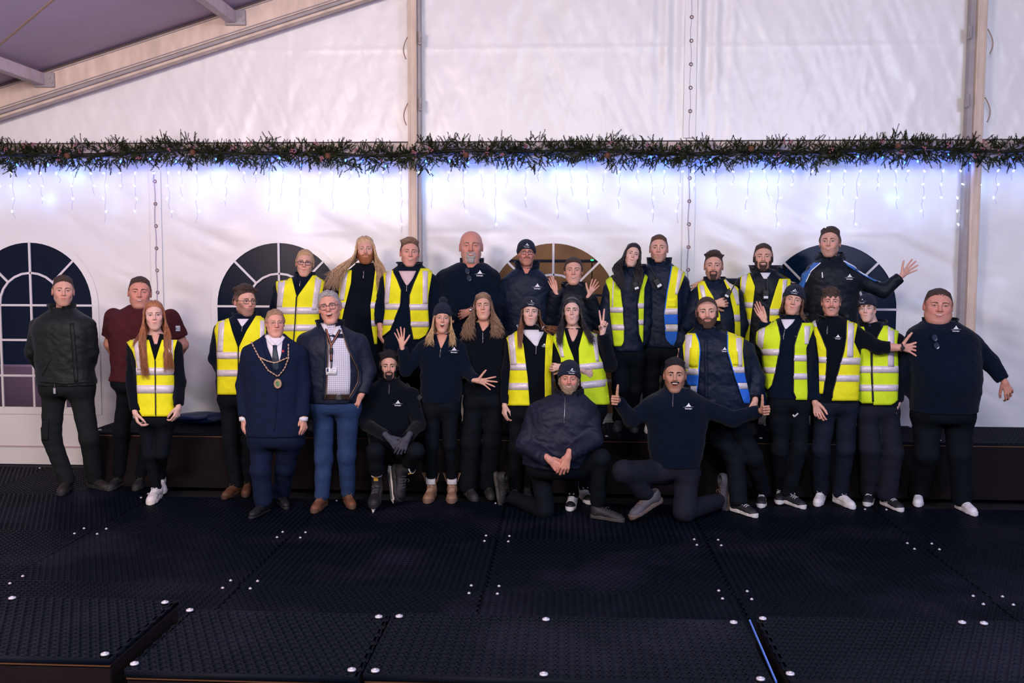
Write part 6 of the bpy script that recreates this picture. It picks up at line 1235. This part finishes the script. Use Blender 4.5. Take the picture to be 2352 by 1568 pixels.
    # 28
    p = person('young man in beanie with fringe, zipped yellow vest and striped black trainers', 7.9, 0, (1992, 677, 738, -12, -4, 2), [(740, 1988, 2020), (750, 1976, 2038), (760, 1966, 2056), (785, 1964, 2066), (840, 1966, 2064), (900, 1966, 2062), (930, 1968, 2062)],
        [J((1974, 785, 0), (1968, 855, .02), (1966, 915, 0), hand=('down', 'hang', .1)), J((2060, 785, 0), (2074, 855, .0), (2062, 918, -.04), hand=('down', 'hang', .25, -.1))], [dict(knee=(1998, 1030), foot=(1994, 1157, -26), r=(.092, .082, .078)), dict(knee=(2050, 1035), foot=(2054, 1169, 14), r=(.092, .082, .078))], top='black', pants='pgrey',
        hp=dict(hair='short', hc='brown', top=.010, side=.005, hl=.048, fringe=.034, skin='pale', w=.90, jaw=.86, mouth='smile', nose=.95, brow=.003, hat=dict(z=.056, tilt=.30, logo=1, lx=-.03, tall=.012)), shoes=BW + (dict(stripes='3'),), neck=(2004, 752, .01),
        vest=dict(lime=True, bind=True, L=dict({'in': [(750, 1985), (775, 1992), (806, 2000), (860, 2001), (922, 2004)], 'out': [(752, 1976), (800, 1972), (900, 1970), (918, 1970), (926, 1980)]}), R=dict({'in': [(742, 2031), (770, 2016), (806, 2003), (860, 2003), (922, 2006)], 'out': [(747, 2067), (781, 2061), (857, 2064), (920, 2062), (930, 2048)]}, vs=[[(744, 2039, 2054), (842, 2039, 2053)]]), bands=[(840, 856), (883, 898)], zipc=[(2001, 800), (2002, 860), (2004, 922)]), collars=[(.05, 34, .082, .078, .018, .4), (.03, 26, .068, .066, .01, .2, mat('blue_polo', (.03, .06, .16), .8))])
    # 25
    p = person('young man with brown hair under a beanie, open yellow vest, one palm raised', 7.84, 0, (1822, 656, 722, -2, 9, 3), [(724, 1800, 1842), (736, 1786, 1856), (750, 1762, 1868), (775, 1752, 1870), (830, 1758, 1864), (890, 1762, 1860), (912, 1764, 1860)],
        [J((1758, 775, 0), (1748, 790, .10), (1756, 738, .03), hand=('flat', 116, 'f', 1, .3), hsc=.86, hoff=(.0, 0, -.01)), J((1862, 780, 0), (1876, 855, 0), (1872, 918, -.05), hand=('relaxed', -75, 'f', -1, -.1))], [dict(knee=(1792, 1030), foot=(1790, 1152, -15)), dict(knee=(1836, 1030), foot=(1828, 1163, 28))], top='navy',
        hp=dict(hair='short', hc='brown', top=.010, side=.012, hl=.05, skin='fair', w=.94, jaw=.95, mouth='smile', brow=.003, squint=.8, hat=dict(z=.052, lx=-.005, tilt=.4), locks=dict(n=60, L=(.075, .078, -.13, 0, .03, .04), R=(.085, .09, -.14, 0, .03, .04), wave=.010, wf=60, r=.007)), shoes=BW,
        vest=dict(lime=True, bind=True, L=dict({'in': [(727, 1780), (750, 1788), (776, 1794), (806, 1790), (857, 1780), (885, 1773), (895, 1764)], 'out': [(735, 1739), (791, 1736), (811, 1744), (857, 1750), (885, 1757), (895, 1762)]}, bands=[(801, 816), (843, 857)], vs=[[(731, 1744, 1760), (803, 1738, 1751)]]), R=dict({'in': [(741, 1841), (765, 1832), (793, 1824), (832, 1823), (900, 1822), (914, 1828)], 'out': [(755, 1869), (799, 1852), (900, 1855), (918, 1854)]}, bands=[(815, 829), (857, 871)], vs=[[(748, 1847, 1861), (790, 1848, 1857)]])),
        patches=[('white_t_shirt', [(733, 1794, 1826), (742, 1797, 1820), (755, 1803, 1806)], M_WSH, .006)], collars=[(.05, 40, .084, .080, .022, .4)], zip=(1803, 756, 1799, 774), logo=(1832, 770, 15), lines=[('tick_mark', [(1821, 952), (1824, 957), (1833, 949)], 1.6, .004, M_LOGO, 'l')])
    # 29
    p = person('heavily built man in a navy fleece with his arm held out, rightmost of the group', 7.78, 0, (2155, 664, 741, 4, 3), [(738, 2124, 2192), (746, 2108, 2208), (758, 2090, 2232), (785, 2080, 2246), (830, 2084, 2244), (880, 2092, 2242), (942, 2092, 2240)],
        [J((2094, 795, 0), (2082, 850, .05), (2094, 905, .08), r=(.07, .062, .05)), J((2234, 790, 0), (2274, 832, .0), (2304, 872, -.06), hand=('relaxed', -65, 'b', -1, 0), r=(.078, .066, .050))], [dict(knee=(2128, 1040), foot=(2108, 1158, -22), r=(.115, .090, .080)), dict(knee=(2204, 1040), foot=(2224, 1178, 6), r=(.115, .090, .080))], top='navy', pants='pblack', depth=.72, belly=.07, hs=1.05, nscale=1.35,
        hp=dict(hair='short', hc='dark', top=.008, side=.003, hl=.074, fade=.8, skin='ruddy', w=1.12, jaw=1.10, fat=.75, mouth='teeth', nose=1.05, squint=.7, stubble=.12, brow=.003), shoes=('low', (.72, .70, .76), (.70, .68, .72), (.75, .75, .8)), collars=[(.06, 36, .110, .100, .016, .3), (.02, 0, .092, .088, .01, 0, M_BIND, .0, .03)], logo=(2195, 754, 26))
    shades(p, 2147, 784, 'folded sunglasses hanging on the chest of the rightmost man')
    # 18
    p = person('kneeling man in a navy beanie and dark quilted jacket with hands joined over his knee', 7.46, 0, (1307, 830, 902, 0, 2), [(900, 1282, 1332), (910, 1262, 1348), (922, 1238, 1358), (950, 1216, 1370), (1000, 1206, 1372), (1045, 1202, 1366), (1066, 1204, 1352)],
        [J((1232, 948, 0), (1206, 1022, -.08), (1258, 1052, -.30), hand=('down', -40, 'b', 1, -.15), r=(.076, .068, .052), hsc=1.1), J((1352, 948, 0), (1364, 1010, -.12), (1308, 1044, -.32), hand=('down', -108, 'b', -1, -.15), r=(.076, .068, .052), hsc=1.1)],
        [dict(knee=(1252, 1172, -.02), ank=(1172, 1140, .28), over=-.02, shoe=((1138, 1103, .34), (72, 80, 0))), dict(knee=(1382, 1052, -.20), ank=(1372, 1150, -.06), shoe=None, foot=(1405, 1196, 62))], top='quilt', wrinkle=.008, hipy=.05, depth=.66,
        hp=dict(hair='bald', skin='ruddy', hc='brown', w=1., mouth='teeth', beard='full', bt=.005, bc='ash', stubble=.3, brc='sandy', squint=.8, hat=dict(z=.048, lx=.02, tall=.012)), shoes=('low', (.028, .024, .026), (.05, .045, .045), (.04, .04, .04)), collars=[(.07, 14, .086, .082, .012, 0, M_BIND), (.05, 30, .10, .094, .01)], zip=(1298, 912, 1296, 965), res=.010)
    scarf = None
    # 23
    p = person('laughing man with a dark moustache kneeling with both thumbs up', 7.47, 0, (1550, 822, 898, 0, 0, 2), [(892, 1528, 1582), (902, 1506, 1602), (914, 1484, 1618), (935, 1474, 1626), (985, 1488, 1622), (1040, 1490, 1614), (1068, 1498, 1606)],
        [J((1494, 935, 0), (1450, 962, -.05), (1420, 922, -.20), hand=('thumb', (-.45, -.8, .15), (.85, -.5, 0), 1), r=(.070, .058, .047), hsc=.98), J((1612, 935, 0), (1684, 962, -.08), (1744, 944, -.20), hand=('thumb', (.45, -.8, .15), (-.85, -.5, 0), -1), r=(.070, .060, .047), hsc=.98)],
        [dict(knee=(1432, 1082, -.28), ank=(1486, 1138, -.10), over=.0, r=(.098, .082, .060), shoe=((1503, 1160, -.08), (-58, 20, 0))), dict(knee=(1572, 1172, -.10), ank=(1652, 1150, .22), over=-.01, r=(.100, .086, .064), shoe=((1680, 1110, .30), (-72, 80, 0)))], top='navy', pants='pgrey', hipy=.04,
        hp=dict(hair='short', hc='black', top=.018, side=.003, hl=.064, fade=.9, amp=.003, frq=120, skin='tan', w=.98, jaw=1.04, mouth='open', beard='mustache', bt=.006, stubble=.3, brow=.0050, squint=.85, lash=.002, tufts=(60, .018, 'straight'), comb=(.3, -.8, .2)), shoes=('low', (.075, .070, .085), (.12, .09, .08), (.2, .2, .22)), collars=[(.055, 24, .084, .080, .012)], logo=(1581, 932, 26), zip=(1546, 902, 1545, 928), ss=1.05, depth=.66)
def mat_check():
    if 'check' in MC: return MC['check']
    m = bpy.data.materials.new('checked_shirt'); m.use_nodes = True; nt = m.node_tree; b = nt.nodes['Principled BSDF']; b.inputs['Roughness'].default_value = .8; tc = nt.nodes.new('ShaderNodeTexCoord'); sp = nt.nodes.new('ShaderNodeSeparateXYZ'); nt.links.new(tc.outputs['Object'], sp.inputs[0]); outs = []
    for ax in (0, 2):
        a = nt.nodes.new('ShaderNodeMath'); a.operation = 'MULTIPLY'; a.inputs[1].default_value = 62; nt.links.new(sp.outputs[ax], a.inputs[0]); c = nt.nodes.new('ShaderNodeMath'); c.operation = 'FRACT'; nt.links.new(a.outputs[0], c.inputs[0]); d = nt.nodes.new('ShaderNodeMath'); d.operation = 'LESS_THAN'; d.inputs[1].default_value = .2; nt.links.new(c.outputs[0], d.inputs[0]); outs.append(d)
    e = nt.nodes.new('ShaderNodeMath'); e.operation = 'MAXIMUM'; nt.links.new(outs[0].outputs[0], e.inputs[0]); nt.links.new(outs[1].outputs[0], e.inputs[1]); x = nt.nodes.new('ShaderNodeMix'); x.data_type = 'RGBA'; x.inputs['A'].default_value = (.72, .70, .78, 1); x.inputs['B'].default_value = (.34, .34, .52, 1); nt.links.new(e.outputs[0], x.inputs['Factor']); nt.links.new(x.outputs['Result'], b.inputs['Base Color']); MC['check'] = m; return m
def cuffs(o, pts):
    for u, v in pts:
        c = o.L(u, v, -.05); b = MB(); b.tube([c + [0, 0, .02], c + [0, -.003, -.012]], [.037, .035], 16); b.build('shirt_cuff', M_WSH, o.root, True)
def chain(o):
    g = mat('gold_chain', (.62, .42, .30), .35, metal=.75, var=.1); par = None
    paths = [[(578, 783), (596, 818), (618, 850), (640, 864)], [(664, 788), (664, 822), (655, 846), (640, 864)], [(598, 820), (615, 828), (634, 833), (650, 826), (664, 820)]]
    root = None
    for pt in paths:
        pt = np.array(pt, float); d = np.r_[0, np.cumsum(np.hypot(*np.diff(pt, axis=0).T))]; n = int(d[-1] / 7.2); t = (np.arange(n) + .5) / n * d[-1]; U = np.interp(t, d, pt[:, 0]); V = np.interp(t, d, pt[:, 1]); P = o_trace(o, U, V, o.topf)
        if root is None:
            b = MB(); b.tube(np.array(P) + [0, -.016, 0], .003, 5); root = b.build('chain_of_office', g, o.root)
        else: b = MB(); b.tube(np.array(P) + [0, -.016, 0], .003, 5); b.build('chain_wire', g, root)
        dU, dV = np.gradient(U), np.gradient(V)
        for i in range(n):
            a = math.atan2(-dV[i], dU[i]); c, s = math.cos(a), math.sin(a); L_ = MB(); q = np.linspace(0, 2 * PI, 13)[:-1]; X = .0105 * np.cos(q); Z = .0068 * np.sin(q); R_ = np.stack([X * c - Z * s, -0 * q, X * s + Z * c], 1)
            L_.add(np.concatenate([R_ + [0, -.002, 0], R_ + [0, .002, 0], R_ * .6 + [0, -.005, 0]]) + P[i] + [0, -.018, 0], [tuple(range(24, 36))] + [(j, (j + 1) % 12, 12 + (j + 1) % 12, 12 + j) for j in range(12)] + [(24 + j, 24 + (j + 1) % 12, (j + 1) % 12, j) for j in range(12)]); L_.build('chain_link', g, root, False)
    P = o_trace(o, [640], [880], o.topf)[0] + [0, -.02, 0]; q = np.linspace(0, 2 * PI, 25)[:-1]; R_ = np.stack([.030 * np.cos(q), 0 * q, .038 * np.sin(q)], 1)
    b = MB(); b.add(np.concatenate([R_ + [0, -.004, 0], R_ + [0, .004, 0]]) + P, [tuple(range(24)), tuple(range(24, 48))[::-1]] + [(j, (j + 1) % 24, 24 + (j + 1) % 24, 24 + j) for j in range(24)]); b.tube(R_ * .93 + P + [0, -.005, 0], .003, 6, closed=True); md = b.build('medal', g, root, False)
    b = MB(); b.add(R_ * .55 + P + [0, -.006, 0], [tuple(range(24))]); b.build('medal_crest', mat('crest_green', (.10, .22, .10), .4, var=.8, vscale=60), md)
def lanyard(o):
    b1 = mat('lanyard_black', (.015, .015, .02), .6); r = mat('lanyard_orange', (.45, .16, .10), .6)
    s = strip(o, 'lanyard', [(750, 755), (756, 775), (761, 790), (762, 830)], 2.6, .022, b1, o.topf); strip(o, 'lanyard_strap', [(782, 757), (772, 775), (762, 790)], 2.6, .022, b1, o.topf, s)
    strip(o, 'lanyard_stripe', [(751, 755), (757, 775), (762, 790), (763, 826)], .9, .024, r, o.topf, s); strip(o, 'lanyard_stripe', [(781, 759), (771, 777), (762, 792)], .8, .024, r, o.topf, s)
    strip(o, 'lanyard_clip', [(762, 799), (762, 812)], 3.4, .028, b1, o.topf, s); strip(o, 'lanyard_clip', [(762, 831), (762, 845)], 1.4, .022, M_ZIP, o.topf, s)
    c = strip(o, 'name_card', [(750, 852), (774, 852)], 8, .020, M_LOGO, o.topf, s, 6); strip(o, 'card_photo', [(752, 849), (756, 849)], 4, .022, mat('card_dark', (.03, .04, .15), .5), o.topf, s, 3)
    for y_, a, b in ((847, 760, 771), (851, 760, 768), (857, 756, 766)): strip(o, 'card_print', [(a, y_), (b, y_)], .6, .0215, mat('card_ink', (.25, .25, .4), .5), o.topf, s, 3)
def watch(o, pt, ax, m):
    c = o.L(*pt); b = MB(); a = np.linspace(0, 2 * PI, 20)[:-1]; r = .031
    b.tube(np.stack([c[0] + 0 * a, c[1] + r * np.cos(a), c[2] + r * np.sin(a)], 1), .007, 8, closed=True); b.ball(c + [0, -r - .004, .0], (.016, .006, .016), 10, 6); b.build('wrist_watch', m, o.root, True)
def skates(o):
    bk = ('boot', (.014, .014, .018), (.014, .014, .018), (.08, .08, .09)); steel = mat('skate_steel', (.8, .8, .82), .18, metal=.9); wh = mat('skate_holder', (.66, .62, .60), .5); gd = mat('skate_gold', (.5, .30, .05), .4)
    for (u, v, dy), rot in (((866, 1142, -.20), (8, 0, 2)), ((906, 1088, -.16), (74, 10, 60))):
        c = o.L(u, v, dy); s = shoe(o.root, *bk, c, rot[2], rot[0], rot[1]); s.name = 'ice_skate'
        b = MB(); b.box((-.016, -.20, -.030), (.016, -.09, .006), .004); b.box((-.016, -.03, -.030), (.016, .06, .006), .004); b.box((-.009, -.21, -.044), (.009, .07, -.026), .004); b.build('blade_holder', wh, s)
        b = MB(); n = 14; y = np.linspace(-.235, .085, n); zb = -.066 + .020 * np.clip((np.abs(y + .075) - .11) / .05, 0, 1) ** 2; P = [(x, yy, z) for yy, zz in zip(y, zb) for x, z in ((-.002, zz), (.002, zz), (.002, -.040), (-.002, -.040))]
        b.add(P, [(i * 4 + j, i * 4 + (j + 1) % 4, (i + 1) * 4 + (j + 1) % 4, (i + 1) * 4 + j) for i in range(n - 1) for j in range(4)] + [(0, 1, 2, 3), ((n - 1) * 4 + 3, (n - 1) * 4 + 2, (n - 1) * 4 + 1, (n - 1) * 4)]); b.build('blade', steel, s)
        b = MB(); a = np.linspace(0, 2 * PI, 20)[:-1]; b.tube(np.stack([.041 * np.sin(a), .018 + .042 * np.cos(a), .188 + .006 * np.cos(a)], 1), .0055, 6, closed=True); b.build('boot_rim', wh, s, True)
        b = MB(); b.box((-.018, -.03, .150), (.018, -.022, .185), .003); b.build('tongue_badge', gd, s)
def boots(o):
    fl = mat('boot_lining', (.68, .64, .66), .9, .6, 120); tn = mat('boot_tan', (.27, .15, .10), .8)
    for s in [c for c in o.root.children if c.name.startswith('shoe')]:
        b = MB(); a = np.linspace(-1.1, 1.1, 10)
        V = [(np.sin(x) * (.046 + .003 * j), -.024 - np.cos(x) * (.034 + .006 * j), z) for j, z in ((0, .200), (1, .188), (1, .135), (0, .130)) for x in a]
        b.add(V, [(j * 10 + i, j * 10 + i + 1, (j + 1) * 10 + i + 1, (j + 1) * 10 + i) for j in range(3) for i in range(9)]); b.build('fleece_fold', fl, s, True)
        for sx in (-1, 1):
            b = MB(); b.add([(sx * .048, -.02, .15), (sx * .050, .03, .15), (sx * .056, .03, .225), (sx * .078, -.035, .235), (sx * .052, -.02, .15), (sx * .054, .03, .15), (sx * .060, .03, .225), (sx * .082, -.035, .235)], [(0, 1, 2, 3), (7, 6, 5, 4), (0, 4, 5, 1), (1, 5, 6, 2), (2, 6, 7, 3), (3, 7, 4, 0)]); b.build('boot_flap', tn, s)
people()
